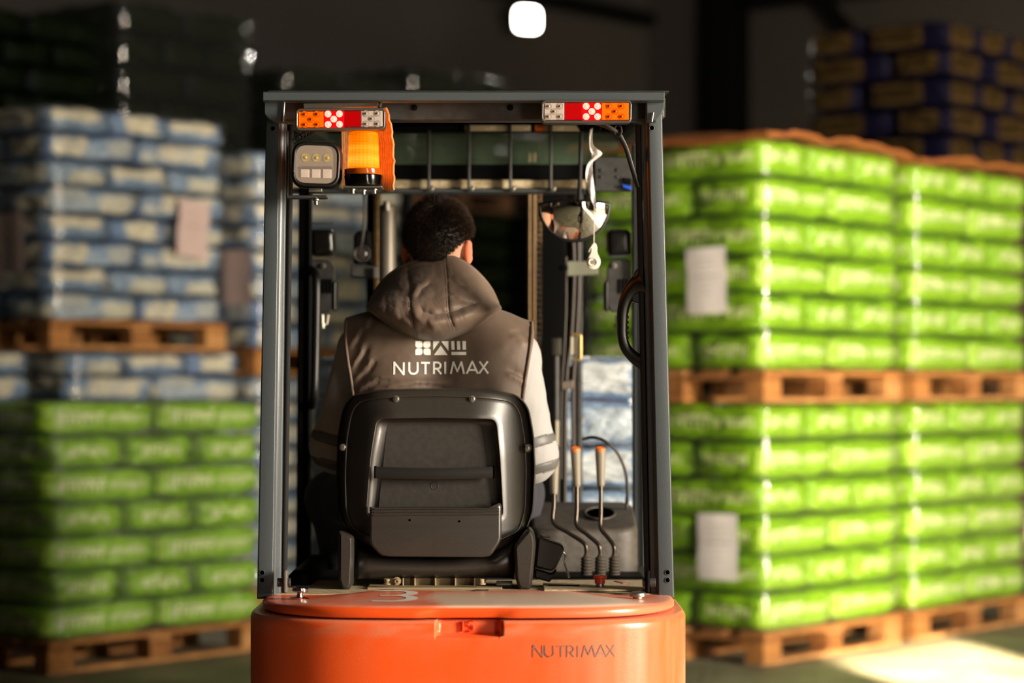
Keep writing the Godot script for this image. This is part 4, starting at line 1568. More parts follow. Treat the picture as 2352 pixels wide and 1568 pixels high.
func mast(t: Node3D) -> void:
	var shade := mat("black steel", Color.BLACK)
	var dark := mat("truck dark grey", Color.BLACK)
	var zinc := mat("zinc", Color.WHITE)
	var brass := tri(mat("greasy steel", Color(0.45, 0.35, 0.21), 0.4, 0.35), tex.dust, 5.0)
	var chan := func(x0: float, x1: float, d: float, y0: float, y1: float) -> Geo:
		var g := geo()
		var a := A(x0, y1, d)
		var b := A(x1, y0, d)
		g.box(Vector3((a.x + b.x) / 2, (a.y + b.y) / 2, a.z - 0.05), Vector3(b.x - a.x, b.y - a.y, 0.1), 0.004)
		return g
	put(chan.call(842, 858, 7.5, 350, 1330), "mast_rail", shade, t)
	put(chan.call(857, 871, 7.46, 350, 1330), "mast_flange", brass, t)
	put(chan.call(925, 945, 7.6, 350, 1330), "inner_rail", shade, t)
	put(chan.call(1212, 1220, 7.45, 350, 1330), "mast_flange", brass, t)
	put(chan.call(1223, 1231, 7.46, 350, 1330), "mast_flange", brass, t)
	put(chan.call(1243, 1301, 7.5, 350, 1330), "mast_rail", shade, t)
	put(chan.call(1322, 1338, 7.5, 350, 1330), "mast_rail", dark, t)
	for i in 3:
		put(geo().box(A(1090, 380 + 480 * i, 7.6) + Vector3(0, 0, -0.06), Vector3(0.62, 0.06, 0.03), 0.004), "cross_member", shade, t)
	var g := geo()
	rod(g, A(890, 1330, 7.38), A(890, 470, 7.38), 0.026, 24, 0.004)
	put(g, "lift_cylinder", mat("steel tube", Color(0.46, 0.43, 0.39), 0.48, 0.45), t)
	g = geo()
	rod(g, A(888, 485, 7.33), A(888, 462, 7.33), 0.012, 20, 0.003)
	put(g, "cylinder_nut", zinc, t)
	# chain of links
	var ch := sub("lift_chain", t)
	var ga := geo()
	ga.box(Vector3(-0.0045, 0, 0), Vector3(0.0028, 0.024, 0.012), 0.001)
	ga.box(Vector3(0.0045, 0, 0), Vector3(0.0028, 0.024, 0.012), 0.001)
	rod(ga, Vector3(-0.007, 0.008, 0.003), Vector3(0.007, 0.008, 0.003), 0.0042, 8)
	var lm := ga.mesh()
	for i in 40:
		var o := MeshInstance3D.new()
		o.mesh = lm
		o.material_override = brass
		hang(o, "chain_link", ch)
		o.position = A(1237, 452 + i * 13.2, 7.38)
		o.scale = Vector3(1.5, 0.75, 1.5)
	var hose := mat("hose", Color(0.2, 0.165, 0.135), 0.5)
	for q in [[1316, 545, 1318, 640, 1311, 780, 1300, 885, 1297, 1160], [1328, 545, 1329, 660, 1322, 800, 1316, 900, 1319, 1160], [1300, 590, 1300, 700, 1296, 800, 1290, 900, 1288, 1100]]:
		g = geo()
		var pts := []
		for i in range(0, 10, 2):
			pts += [q[i], q[i + 1], 7.3]
		g.tube(spline(Q(pts), 8), 0.0068 if q[0] != 1300 else 0.004, 10)
		put(g, "hydraulic_hose", hose, t)
	put(plate([1288, 876, 1318, 872, 1320, 892, 1290, 896], 7.27, 0.02, 0.003), "hose_clamp", mat("hose grey", Color(0.4, 0.36, 0.32), 0.6), t)
	put(plate([1303, 599, 1374, 600, 1374, 631, 1303, 634], 7.22, 0.012, 0.002, 0.005), "zinc_bracket", mat("galvanised", Color(0.62, 0.63, 0.55), 0.4, 0.6), t)
	put(bolt(geo(), A(1294, 615, 7.22), Vector3.BACK, 0.009, 0.012), "bolt", shade, t)
	g = geo()
	g.tube(rounded3(Q([1313, 768, 7.2, 1334, 768, 7.2, 1334, 826, 7.2, 1313, 826, 7.2])), 0.0042, 8)
	put(g, "strap_buckle", mat("brass ring", Color(0.78, 0.66, 0.42), 0.35, 0.8), t)
	put(plate([1311, 772, 1327, 772, 1327, 815, 1311, 815], 7.21, 0.006, 0.001), "strap", mat("pale strap", Color(0.8, 0.77, 0.68), 0.7), t)
	put(plate([1266, 776, 1289, 776, 1289, 816, 1266, 816], 7.35, 0.03, 0.003), "valve_block", mat("valve grey", Color(0.36, 0.34, 0.3), 0.5, 0.5), t)
	g = geo()
	rod(g, A(1277, 1160, 7.38), A(1277, 800, 7.38), 0.011)
	put(g, "tilt_rod", dark, t)
	put(plate([1276, 965, 1287, 965, 1287, 1025, 1276, 1025], 7.3, 0.02, 0.002), "white_tag", mat("pale strap", Color.WHITE), t)
	# camera pod and cable on the left of the mast
	put(plate([806, 608, 868, 610, 868, 640, 806, 634], 7.15, 0.05, 0.003), "pod_bracket", dark, t)
	put(plate([858, 612, 870, 612, 870, 640, 858, 640], 7.13, 0.01, 0.002), "pod_clip", zinc, t)
	put(plate([812, 540, 822, 530, 850, 528, 854, 605, 812, 605], 7.2, 0.05, 0.008, 0.006), "camera_pod", shade, t)
	put(geo().lathe(PackedVector2Array([Vector2(0.026, 0), Vector2(0.024, 0.006), Vector2(0.016, 0.002), Vector2(0.012, 0.006)]), turned(Vector3(-0.2, 0, 1), A(832, 583, 7.19)), 20), "pod_lens", mat("pod grey", Color(0.22, 0.2, 0.19), 0.3), t)
	g = geo()
	g.tube(spline(Q([836, 440, 7.1, 837, 500, 7.1, 832, 550, 7.12, 824, 575, 7.16]), 8), 0.004, 8)
	put(g, "pod_cable", mat("grey cable", Color.WHITE), t)
	# carriage and forks in front of the mast
	put(geo().box(Vector3(0.02, 0.55, -1.78), Vector3(0.9, 0.1, 0.05), 0.006), "carriage_bar", shade, t)
	put(geo().box(Vector3(0.02, 0.25, -1.78), Vector3(0.9, 0.1, 0.05), 0.006), "carriage_bar", shade, t)
	for x in [-0.26, 0.3]:
		g = geo()
		g.box(Vector3(x, 0.33, -1.83), Vector3(0.1, 0.56, 0.04), 0.004)
		g.box(Vector3(x, 0.068, -2.4), Vector3(0.1, 0.036, 1.15), 0.006)
		put(g, "fork", shade, t)


func rounded3(p: PackedVector3Array) -> PackedVector3Array:
	var o := PackedVector3Array()
	for i in p.size():
		if i == 0 or i == p.size() - 1:
			o.append(p[i])
			continue
		for k in 5:
			var f := k / 4.0
			var a := p[i].lerp(p[i - 1], 0.15)
			var b := p[i].lerp(p[i + 1], 0.15)
			o.append(a.lerp(p[i], f).lerp(p[i].lerp(b, f), f))
	return o


func cockpit(t: Node3D) -> void:
	var grey := tri(mat("console grey", Color(0.3, 0.28, 0.26), 0.55), tex.dust, 4.0)
	rough_skin(grey, tex.fine, 0.3)
	var black := mat("black plastic", Color.BLACK)
	var shade := mat("black steel", Color.BLACK)
	var chrome := mat("chrome", Color.WHITE)
	# right console: plan outline rounded on the right, sloping top
	var cs := sub("console", t)
	var out := rounded(PackedVector2Array([Vector2(0.16, -1.1), Vector2(0.455, -1.1), Vector2(0.455, -0.76), Vector2(0.16, -0.72)]), 0.06, 6)
	var rings := []
	for s in [[0.0, 1.0], [0.72, 1.0], [0.78, 1.0], [0.92, 1.0], [0.97, 0.985], [1.0, 0.93], [1.0, 0.5]]:
		var r := PackedVector3Array()
		for q in out:
			var c := Vector2(0.31, -0.92)
			var p: Vector2 = c + (q - c) * s[1]
			var top := lerpf(0.907, 0.846, clampf((p.y + 1.08) / 0.36, 0.0, 1.0))
			r.append(Vector3(p.x, lerpf(0.6, top, s[0]), p.y))
		rings.append(r)
	put(geo().loft(rings), "console_body", grey, cs)
	var cup := turned(Vector3(0, 1, 0.17), Vector3(A(1378, 1189, 6.81).x, 0.8805, -0.91))
	var g := geo()
	var rg := PackedVector3Array()
	for i in 25:
		rg.append(cup * Vector3(0.042 * cos(TAU * i / 24.0), 0.004, 0.075 * sin(TAU * i / 24.0)))
	put(g.tube(rg, 0.0034, 8), "cup_rim", grey, cs)
	put(geo().lathe(PackedVector2Array([Vector2(0.04, 0), Vector2(0.04, 0.0015)]), cup * Transform3D(Basis.from_scale(Vector3(1, 1, 1.8)), Vector3(0, 0.0015, 0)), 28), "cup_well", mat("hole black", Color.BLACK), cs)
	put(geo().box(A(1285, 1184, 6.92) + Vector3(0, 0.0, 0.0), Vector3(0.11, 0.004, 0.05), 0.001, Basis(Vector3.RIGHT, 0.13)), "instruction_label", mat("label khaki", Color(0.5, 0.45, 0.36), 0.6), cs)
	g = geo()
	g.tube(spline(Q([1340, 1008, 6.9, 1362, 1004, 6.85, 1392, 1014, 6.82, 1420, 1043, 6.82, 1437, 1085, 6.83, 1441, 1130, 6.85, 1440, 1168, 6.88]), 8), 0.0046, 10)
	put(g, "cable_loop", mat("grey cable", Color.WHITE), cs)
	put(geo().box(A(1440, 1152, 6.87), Vector3(0.01, 0.03, 0.01), 0.003), "cable_gland", grey, cs)
	# three levers with bellows
	put(geo().box(Vector3(0.315, 0.7205, -0.62), Vector3(0.29, 0.03, 0.2), 0.006), "lever_base", shade, cs)
	var rubber := mat("rubber bellows", Color(0.24, 0.21, 0.175), 0.75)
	for q in [[1273, 1052, 1136, 1272, 1200, 1342, 1248, 1347], [1322, 1027, 1118, 1325, 1206, 1374, 1250, 1379], [1379, 1027, 1117, 1380, 1212, 1409, 1252, 1411]]:
		var lv := sub("lever", t)
		g = geo()
		var dd := 6.5
		g.tube(spline(Q([q[7], 1290, dd, q[7], 1272, dd, q[5], q[6], dd, (q[3] + q[5]) / 2.0, (q[4] + q[6]) / 2.0, dd + 0.02, q[3], q[4], dd + 0.04, q[3], q[4] - 40, dd + 0.05, q[3], q[2] - 12, dd + 0.06]), 6), 0.0058, 12)
		put(g, "lever_rod", mat("dark steel rod", Color(0.3, 0.27, 0.24), 0.3, 0.8), lv)
		var top := A(q[0], q[1] + 4, dd + 0.08)
		var low := A(q[3], q[2], dd + 0.06)
		var l := top.distance_to(low)
		var pr := PackedVector2Array([Vector2(0.008, 0), Vector2(0.0095, 0.003)])
		for i in 8:
			var f := i / 7.0
			pr.append(Vector2(lerpf(0.0105, 0.0142, f), 0.006 + (l - 0.014) * f))
		pr.append(Vector2(0.0146, l - 0.004))
		pr.append(Vector2(0.0135, l))
		put(geo().lathe(pr, turned(top - low, low), 20), "lever_handle", mat("grip grey", Color(0.5, 0.46, 0.4), 0.55), lv)
		put(geo().lathe(PackedVector2Array([Vector2(0.0132, 0), Vector2(0.013, 0.005), Vector2(0.0105, 0.008)]), turned((top - low).normalized() + Vector3(0, 0, 0.7), top + Vector3(0, -0.004, 0.003)), 20), "orange_cap", mat("cap orange", Color(0.95, 0.45, 0.04), 0.35), lv)
		pr = PackedVector2Array()
		for i in 6:
			var y := i * 0.0085
			var k := 0.93 - 0.012 * i
			pr.append(Vector2(0.0165 * k, y))
			pr.append(Vector2(0.0178 * k, y + 0.003))
			pr.append(Vector2(0.0165 * k, y + 0.006))
			pr.append(Vector2(0.013 * k, y + 0.0075))
		pr.append(Vector2(0.0085, 0.053))
		pr.append(Vector2(0.0065, 0.058))
		put(geo().lathe(pr, Transform3D(Basis.IDENTITY, A(q[7], 1322, dd)), 24), "bellows", rubber, lv)
	# seat belt retractor beside the seat
	var br := sub("belt_retractor", t)
	g = geo()
	plate([1236, 1232, 1290, 1250, 1297, 1262, 1276, 1306, 1266, 1312, 1229, 1302], 6.12, 0.07, 0.005, 0.006, g)
	put(g, "retractor_case", mat("case black", Color(0.13, 0.12, 0.11), 0.4), br)
	put(plate([1229, 1306, 1268, 1317, 1279, 1308, 1278, 1318, 1262, 1337, 1228, 1327], 6.14, 0.06, 0.004, 0.004), "retractor_foot", mat("case black", Color.BLACK), br)
	put(geo().lathe(PackedVector2Array([Vector2(0.013, 0), Vector2(0.0135, 0.006), Vector2(0.011, 0.0085)]), turned(Vector3(0.25, 1, 0.2), A(1250, 1236, 6.15)), 18), "retractor_screw", mat("zinc", Color.WHITE), br)
	g = geo()
	g.tube(spline(Q([1290, 1262, 6.2, 1299, 1276, 6.2, 1297, 1292, 6.19, 1303, 1312, 6.18, 1307, 1325, 6.17]), 6), 0.0028, 8)
	put(g, "wire_clip", chrome, br)
	# steering column and wheel, mostly behind the driver
	var sw := sub("steering_wheel", t)
	g = geo()
	rg = PackedVector3Array()
	var wx := Transform3D(Basis(Vector3.RIGHT, 0.55), Vector3(-0.09, 1.03, -1.02))
	for i in 33:
		rg.append(wx * Vector3(0.165 * cos(TAU * i / 32.0), 0, 0.165 * sin(TAU * i / 32.0)))
	put(g.tube(rg, 0.012, 10), "wheel_rim", black, sw)
	g = geo()
	for i in 3:
		bar(g, wx * Vector3.ZERO, wx * Vector3(0.16 * cos(TAU * i / 3.0 + 0.5), 0, 0.16 * sin(TAU * i / 3.0 + 0.5)), 0.02, 0.012, 0.003)
	rod(g, wx * Vector3(0, -0.3, 0), wx * Vector3(0, 0.02, 0), 0.035)
	put(g, "wheel_hub", black, sw)
	put(geo().box(Vector3(0.0, 0.78, -1.22), Vector3(0.92, 0.22, 0.08), 0.02), "dashboard", shade, t)
	put(geo().box(Vector3(0, 0.42, -1.05), Vector3(0.9, 0.02, 0.4), 0.004), "floor_plate", shade, t)
	put(geo().box(Vector3(-0.44, 0.72, -0.6), Vector3(0.06, 0.1, 0.6), 0.015), "side_sill", shade, t)


func loop_of(px: Array, n: int, d: float, r: float, cx: float, cy: float) -> Array:   # a closed outline resampled by angle round (cx, cy): n points (x, y)
	var p := rounded(P(px, d), r, 6)
	var c3 := A(cx, cy, d)
	var c := Vector2(c3.x, c3.y)
	var o := []
	for i in n:
		var dir := Vector2.from_angle(TAU * i / n)
		var best := 0.0
		for k in p.size():
			var hit = Geometry2D.segment_intersects_segment(c, c + dir * 2.0, p[k], p[(k + 1) % p.size()])
			if hit != null:
				best = max(best, c.distance_to(hit))
		o.append(c + dir * best)
	return o


func seat(t: Node3D) -> void:
	var st := sub("driver_seat", t)
	var pm := tri(mat("seat plastic", Color.WHITE, 0.42), noise_tex(0.2, Color(0.165, 0.15, 0.135), Color(0.45, 0.4, 0.34), 0.66, 0.95, 2, 21), 5.0)
	pm.roughness = 0.36
	pm.metallic_specular = 0.65
	rough_skin(pm, tex.fine, 0.05)
	var inner := tri(mat("seat panel", Color.WHITE, 0.62), noise_tex(0.03, Color(0.14, 0.125, 0.11), Color(0.18, 0.16, 0.14), 0.2, 0.8, 4, 22), 3.0)
	rough_skin(inner, tex.fine, 0.06)
	var zinc := mat("zinc", Color.WHITE)
	var n := 160
	var d := 6.1
	var cx := 998.0
	var cy := 1075.0
	var outer := [800, 908, 860, 895, 930, 891, 1000, 890, 1070, 892, 1140, 897, 1190, 906, 1216, 935, 1228, 1000, 1232, 1080, 1227, 1180, 1205, 1236, 1155, 1262, 998, 1272, 850, 1258, 800, 1232, 770, 1190, 764, 1100, 767, 1000, 778, 938]
	var hole := [866, 962, 1000, 960, 1138, 963, 1147, 1050, 1155, 1190, 840, 1190, 852, 1050]
	var deep := [888, 972, 1000, 970, 1106, 973, 1120, 1080, 1130, 1186, 866, 1186, 877, 1080]
	var o := loop_of(outer, n, d, 0.02, cx, cy)
	var h := loop_of(hole, n, d, 0.018, cx, cy)
	var e := loop_of(deep, n, d, 0.012, cx, cy)
	var z0 := CAM.z - d
	var rings := []
	for s in [[1.0, -0.075, 0], [1.0, -0.03, 0], [0.995, -0.016, 0], [0.98, -0.005, 0], [0.955, 0.0, 0], [0.90, 0.003, 0], [0.885, 0.003, 0], [0.875, -0.004, 0], [0.862, -0.005, 0], [0.84, -0.002, 0], [0.6, 0.0, 0], [0.2, 0.002, 0], [0.03, 0.003, 0], [0.0, -0.001, 0], [1.0, -0.006, 1], [0.9, -0.024, 1], [0.3, -0.034, 1], [0.0, -0.037, 1]]:
		var r := PackedVector3Array()
		for i in n:
			var q: Vector2
			if s[2] == 0:
				q = (h[i] as Vector2).lerp(o[i], pow(s[0], 1.0))
				if s[0] > 0.85:                      # the rim keeps an even width
					var w := (o[i] as Vector2).distance_to(h[i])
					q = (o[i] as Vector2).move_toward(h[i], min((1.0 - s[0]) * 0.38, w * (1.0 - s[0]) * 2.5))
			else:
				q = (e[i] as Vector2).lerp(h[i], s[0])
			var dx: float = q.x - (-0.09)
			var curve: float = -4.2 * pow(max(absf(dx) - 0.1, 0.0), 2.0)
			r.append(Vector3(q.x, q.y, z0 + s[1] + curve - 0.05 * smooth(1.06, 1.26, q.y) * 0.4))
		rings.append(r)
	put(geo().loft(rings, true, false), "backrest_shell", pm, st)
	var pr := PackedVector3Array()
	var rr := []
	for k in [1.0, 0.5, 0.02]:
		var r := PackedVector3Array()
		for i in n:
			var q: Vector2 = e[i]
			var c := Vector2(A(cx, cy, d).x, A(cx, cy, d).y)
			q = c.lerp(q, k)
			r.append(Vector3(q.x, q.y, z0 - 0.0375 - 0.02 * smooth(1.06, 1.26, q.y)))
		rr.append(r)
	put(geo().loft(rr, false, true), "inset_panel", inner, st)
	# cushion side of the backrest
	rr = []
	for s in [[1.0, -0.07], [0.99, -0.1], [0.93, -0.13], [0.8, -0.145], [0.3, -0.13]]:
		var r := PackedVector3Array()
		for i in n:
			var c := Vector2(A(cx, cy, d).x, A(cx, cy, d).y)
			var q: Vector2 = c.lerp(o[i], s[0] * 0.985)
			r.append(Vector3(q.x, q.y, z0 + s[1]))
		rr.append(r)
	put(geo().loft(rr, false, true), "back_cushion", mat("seat vinyl", Color(0.05, 0.05, 0.05), 0.5), st)
	for q in [[910, 916, 0.0], [1085, 916, 0.0], [785, 1028, -0.05], [1211, 1030, -0.05]]:
		put(bolt(geo(), A(q[0], q[1], 6.1) + Vector3(0, 0, q[2] + 0.002 - 0.05 * 0.4 * smooth(1.06, 1.26, A(q[0], q[1], 6.1).y)), Vector3.BACK, 0.0058, 0.005), "screw", zinc, st)
	for q in [[783, 1028], [1213, 1030]]:
		put(geo().lathe(PackedVector2Array([Vector2(0.012, 0), Vector2(0.0115, 0.0012), Vector2(0.0085, 0.0005)]), turned(Vector3(-0.6 if q[0] < 998 else 0.6, 0, 1), A(q[0], q[1], 6.1) + Vector3(0, 0, -0.053)), 18), "screw_recess", mat("groove black", Color(0.02, 0.02, 0.02), 0.5), st)
	var g := geo()
	g.sheet(40, 6, func(u, v):
		var p := A(lerpf(863, 1132, u), 1072 + 3.0 * sin(PI * u) + 24.0 * v, 6.115)
		return p + Vector3(0, 0, 0.006 * sin(PI * u) + 0.003 * sin(PI * v) + 0.004), 0.003)
	put(g, "strap", mat("strap vinyl", Color(0.07, 0.062, 0.055), 0.5), st)
	g = geo()
	for i in 64:
		var p := A(870 + i * 4.05, 1087 + 3.0 * sin(PI * i / 63.0), 6.115)
		g.box(p + Vector3(0, 0, 0.0075 + 0.006 * sin(PI * i / 63.0)), Vector3(0.003, 0.0012, 0.001), 0.0003)
	var stt := put(g, "strap_stitching", mat("thread", Color(0.2, 0.17, 0.14), 0.8), st)
	stt.set_meta("kind", "stuff")
	for px in [862, 1133]:
		put(plate([px - 3, 1070, px + 3, 1070, px + 3, 1098, px - 3, 1098], 6.108, 0.012, 0.001), "strap_slot", mat("hole black", Color.BLACK), st)
	var rg := PackedVector3Array()
	for i in 21:
		rg.append(A(998, 1115, 6.1375) + Vector3(cos(TAU * i / 20.0), sin(TAU * i / 20.0), 0) * 0.0095)
	put(geo().tube(rg, 0.0013, 6), "moulded_ring", inner, st)
	# map pocket
	rr = []
	var po := [848, 1156, 1152, 1152, 1152, 1240, 1126, 1280, 876, 1278, 848, 1250]
	var pk := loop_of(po, 96, 6.08, 0.012, 1000, 1215)
	for s in [[1.0, 0.0], [1.0, 0.034], [0.995, 0.042], [0.98, 0.047], [0.95, 0.049], [0.3, 0.051]]:
		var r := PackedVector3Array()
		for i in 96:
			var c := Vector2(A(1000, 1215, 6.08).x, A(1000, 1215, 6.08).y)
			var q: Vector2 = c.lerp(pk[i], s[0])
			r.append(Vector3(q.x, min(q.y, A(0, 1166, 6.08).y + (0.012 if absf(q.x + 0.09) > 0.158 else 0.0)), CAM.z - 6.12 + s[1]))
		rr.append(r)
	g = geo().loft(rr)
	for k in 3:
		g.tube(Q([858, 1169 + 7 * k, 6.069, 1146, 1167 + 7 * k, 6.069]), 0.0018, 6)
	put(g, "map_pocket", pm, st)
	for q in [[941, 1194], [1055, 1197]]:
		put(geo().tube(PackedVector3Array([A(q[0], q[1], 6.0695), A(q[0], q[1], 6.0685)]), 0.003, 10), "screw_hole", mat("hole black", Color.BLACK), st)
	# seat pan, side wings, rails
	rr = []
	for s in [[820, 1256, 1330, 0.7], [832, 1262, 1329, 0.95], [850, 1266, 1328, 1.0], [900, 1276, 1326, 1.0], [1000, 1280, 1326, 1.0], [1090, 1274, 1326, 1.0], [1140, 1262, 1327, 1.0], [1168, 1245, 1328, 0.95], [1181, 1240, 1330, 0.7]]:
		var r := PackedVector3Array()
		for i in 20:
			var a := TAU * i / 20.0
			var yc: float = (s[1] + s[2]) / 2.0
			var hh: float = (s[2] - s[1]) / 2.0 * 6.13 / F
			var p := A(s[0], yc, 6.16)
			r.append(p + Vector3(0, hh * sin(a), 0.05 * cos(a) * s[3]))
		rr.append(r)
	put(geo().loft(rr), "seat_pan", pm, st)
	put(geo().box(Vector3(-0.09, 0.86, -0.55), Vector3(0.46, 0.09, 0.48), 0.03), "seat_cushion", mat("seat vinyl", Color.BLACK), st)
	put(plate([776, 1218, 812, 1232, 812, 1270, 808, 1345, 800, 1356, 784, 1354, 776, 1330], 6.07, 0.14, 0.008, 0.01), "side_wing", pm, st)
	put(plate([1215, 1212, 1228, 1226, 1231, 1250, 1222, 1345, 1214, 1356, 1192, 1354, 1184, 1330, 1180, 1255, 1192, 1240], 6.07, 0.14, 0.008, 0.01), "side_wing", pm, st)
	var kh := mat("rail khaki", Color(0.56, 0.49, 0.37), 0.6)
	put(plate([880, 1326, 1120, 1326, 1110, 1344, 884, 1344], 6.16, 0.02, 0.002), "rail_back", kh, st)
	for px in [926, 953, 1000, 1046, 1090]:
		put(geo().box(A(px, 1335, 6.15), Vector3(0.004, 0.02, 0.03), 0.001), "rail_rib", kh, st)
	put(geo().box(A(1000, 1347, 6.14), Vector3(0.34, 0.007, 0.12), 0.002), "base_rail", kh, st)
	for q in [[890, 1342], [912, 1334], [1106, 1342]]:
		put(bolt(geo(), A(q[0], q[1], 6.08), Vector3.UP if q[0] != 912 else Vector3.BACK, 0.007, 0.014), "rail_bolt", kh, st)
	var g3 := geo()
	rod(g3, A(1140, 1341, 6.12), A(1177, 1341, 6.12), 0.0085)
	put(g3, "slide_rod", zinc, st)
	for px in [888, 1106]:
		put(plate([px - 17, 1355, px + 17, 1355, px + 14, 1362, px - 14, 1362], 6.02, 0.03, 0.001, 0.002), "floor_clip", zinc, st)


# ============================================================ surfaces from fields
func nets(f: Callable, lo: Vector3, hi: Vector3, c: float, g: Geo, shade_of: Callable) -> Geo:   # surface nets on the cells near f = 0
	var n := Vector3i(((hi - lo) / c).ceil()) + Vector3i.ONE
	var sx := n.x + 1
	var sxy := sx * (n.y + 1)
	var val := PackedFloat32Array()
	val.resize(sxy * (n.z + 1))
	val.fill(1e9)
	var cells := PackedInt32Array()
	var reach := 4.0 * c * 0.9 + 0.012
	for bz in range(0, n.z, 4):
		for by in range(0, n.y, 4):
			for bx in range(0, n.x, 4):
				if absf(f.call(lo + Vector3(bx + 2, by + 2, bz + 2) * c)) > reach:
					continue
				for z in range(bz, min(bz + 5, n.z + 1)):
					for y in range(by, min(by + 5, n.y + 1)):
						for x in range(bx, min(bx + 5, n.x + 1)):
							var i := z * sxy + y * sx + x
							if val[i] > 1e8:
								val[i] = f.call(lo + Vector3(x, y, z) * c)
				for z in range(bz, min(bz + 4, n.z)):
					for y in range(by, min(by + 4, n.y)):
						for x in range(bx, min(bx + 4, n.x)):
							cells.append(z * sxy + y * sx + x)
	var off := [0, 1, sx, sx + 1, sxy, sxy + 1, sxy + sx, sxy + sx + 1]
	var pairs := [[0, 1], [2, 3], [4, 5], [6, 7], [0, 2], [1, 3], [4, 6], [5, 7], [0, 4], [1, 5], [2, 6], [3, 7]]
	var where := {}
	for i in cells:
		var m := 0
		for k in 8:
			if val[i + off[k]] < 0.0:
				m |= 1 << k
		if m == 0 or m == 255:
			continue
		var p := Vector3.ZERO
		var cnt := 0
		for e in pairs:
			var a: float = val[i + off[e[0]]]
			var b: float = val[i + off[e[1]]]
			if (a < 0.0) != (b < 0.0):
				var t := a / (a - b)
				var pa := Vector3(e[0] & 1, (e[0] >> 1) & 1, e[0] >> 2)
				var pb := Vector3(e[1] & 1, (e[1] >> 1) & 1, e[1] >> 2)
				p += pa.lerp(pb, t)
				cnt += 1
		var q := Vector3(i % sx, (i / sx) % (n.y + 1), i / sxy)
		var w := lo + (q + p / cnt) * c
		g.tint = shade_of.call(w)
		where[i] = g.pt(w)
	for i in cells:
		if not where.has(i):
			continue
		for e in [[1, sx, sxy], [sx, sxy, 1], [sxy, 1, sx]]:
			var a := val[i]
			var b := val[i + e[0]]
			if (a < 0.0) == (b < 0.0):
				continue
			var c1: int = i - e[1]
			var c2: int = i - e[1] - e[2]
			var c3: int = i - e[2]
			if where.has(c1) and where.has(c2) and where.has(c3):
				if a < 0.0:
					g.quad(where[i], where[c1], where[c2], where[c3])
				else:
					g.quad(where[i], where[c3], where[c2], where[c1])
	g.tint = Color.WHITE
	return g


func capsule(p: Vector3, a: Vector3, b: Vector3, ra: float, rb: float) -> float:
	var ba := b - a
	var t := clampf((p - a).dot(ba) / ba.length_squared(), 0.0, 1.0)
	return p.distance_to(a + ba * t) - lerpf(ra, rb, t)


func ball(p: Vector3, c: Vector3, r: Vector3) -> float:
	var q := (p - c) / r
	var l := q.length()
	return (l - 1.0) * l / max((q / r).length(), 0.0001) if l > 0.0001 else -min(r.x, min(r.y, r.z))


func smin(a: float, b: float, k: float) -> float:
	var h := maxf(k - absf(a - b), 0.0) / k
	return minf(a, b) - h * h * k * 0.25


func near_line(p: Vector2, l: PackedVector2Array) -> Array:   # signed distance to a polyline, and how far from its ends (0 there, 1 in the middle)
	var best := 1e9
	var side := 1.0
	var t := 0.0
	var n := l.size() - 1
	for i in n:
		var q := Geometry2D.get_closest_point_to_segment(p, l[i], l[i + 1])
		var d := p.distance_to(q)
		if d < best:
			best = d
			side = signf((l[i + 1] - l[i]).cross(p - l[i]))
			t = (i + q.distance_to(l[i]) / l[i].distance_to(l[i + 1])) / n
	return [best * side, minf(1.0, 2.2 * sin(PI * t))]


func bell(x: float, w: float) -> float:
	return exp(-x * x / (w * w))


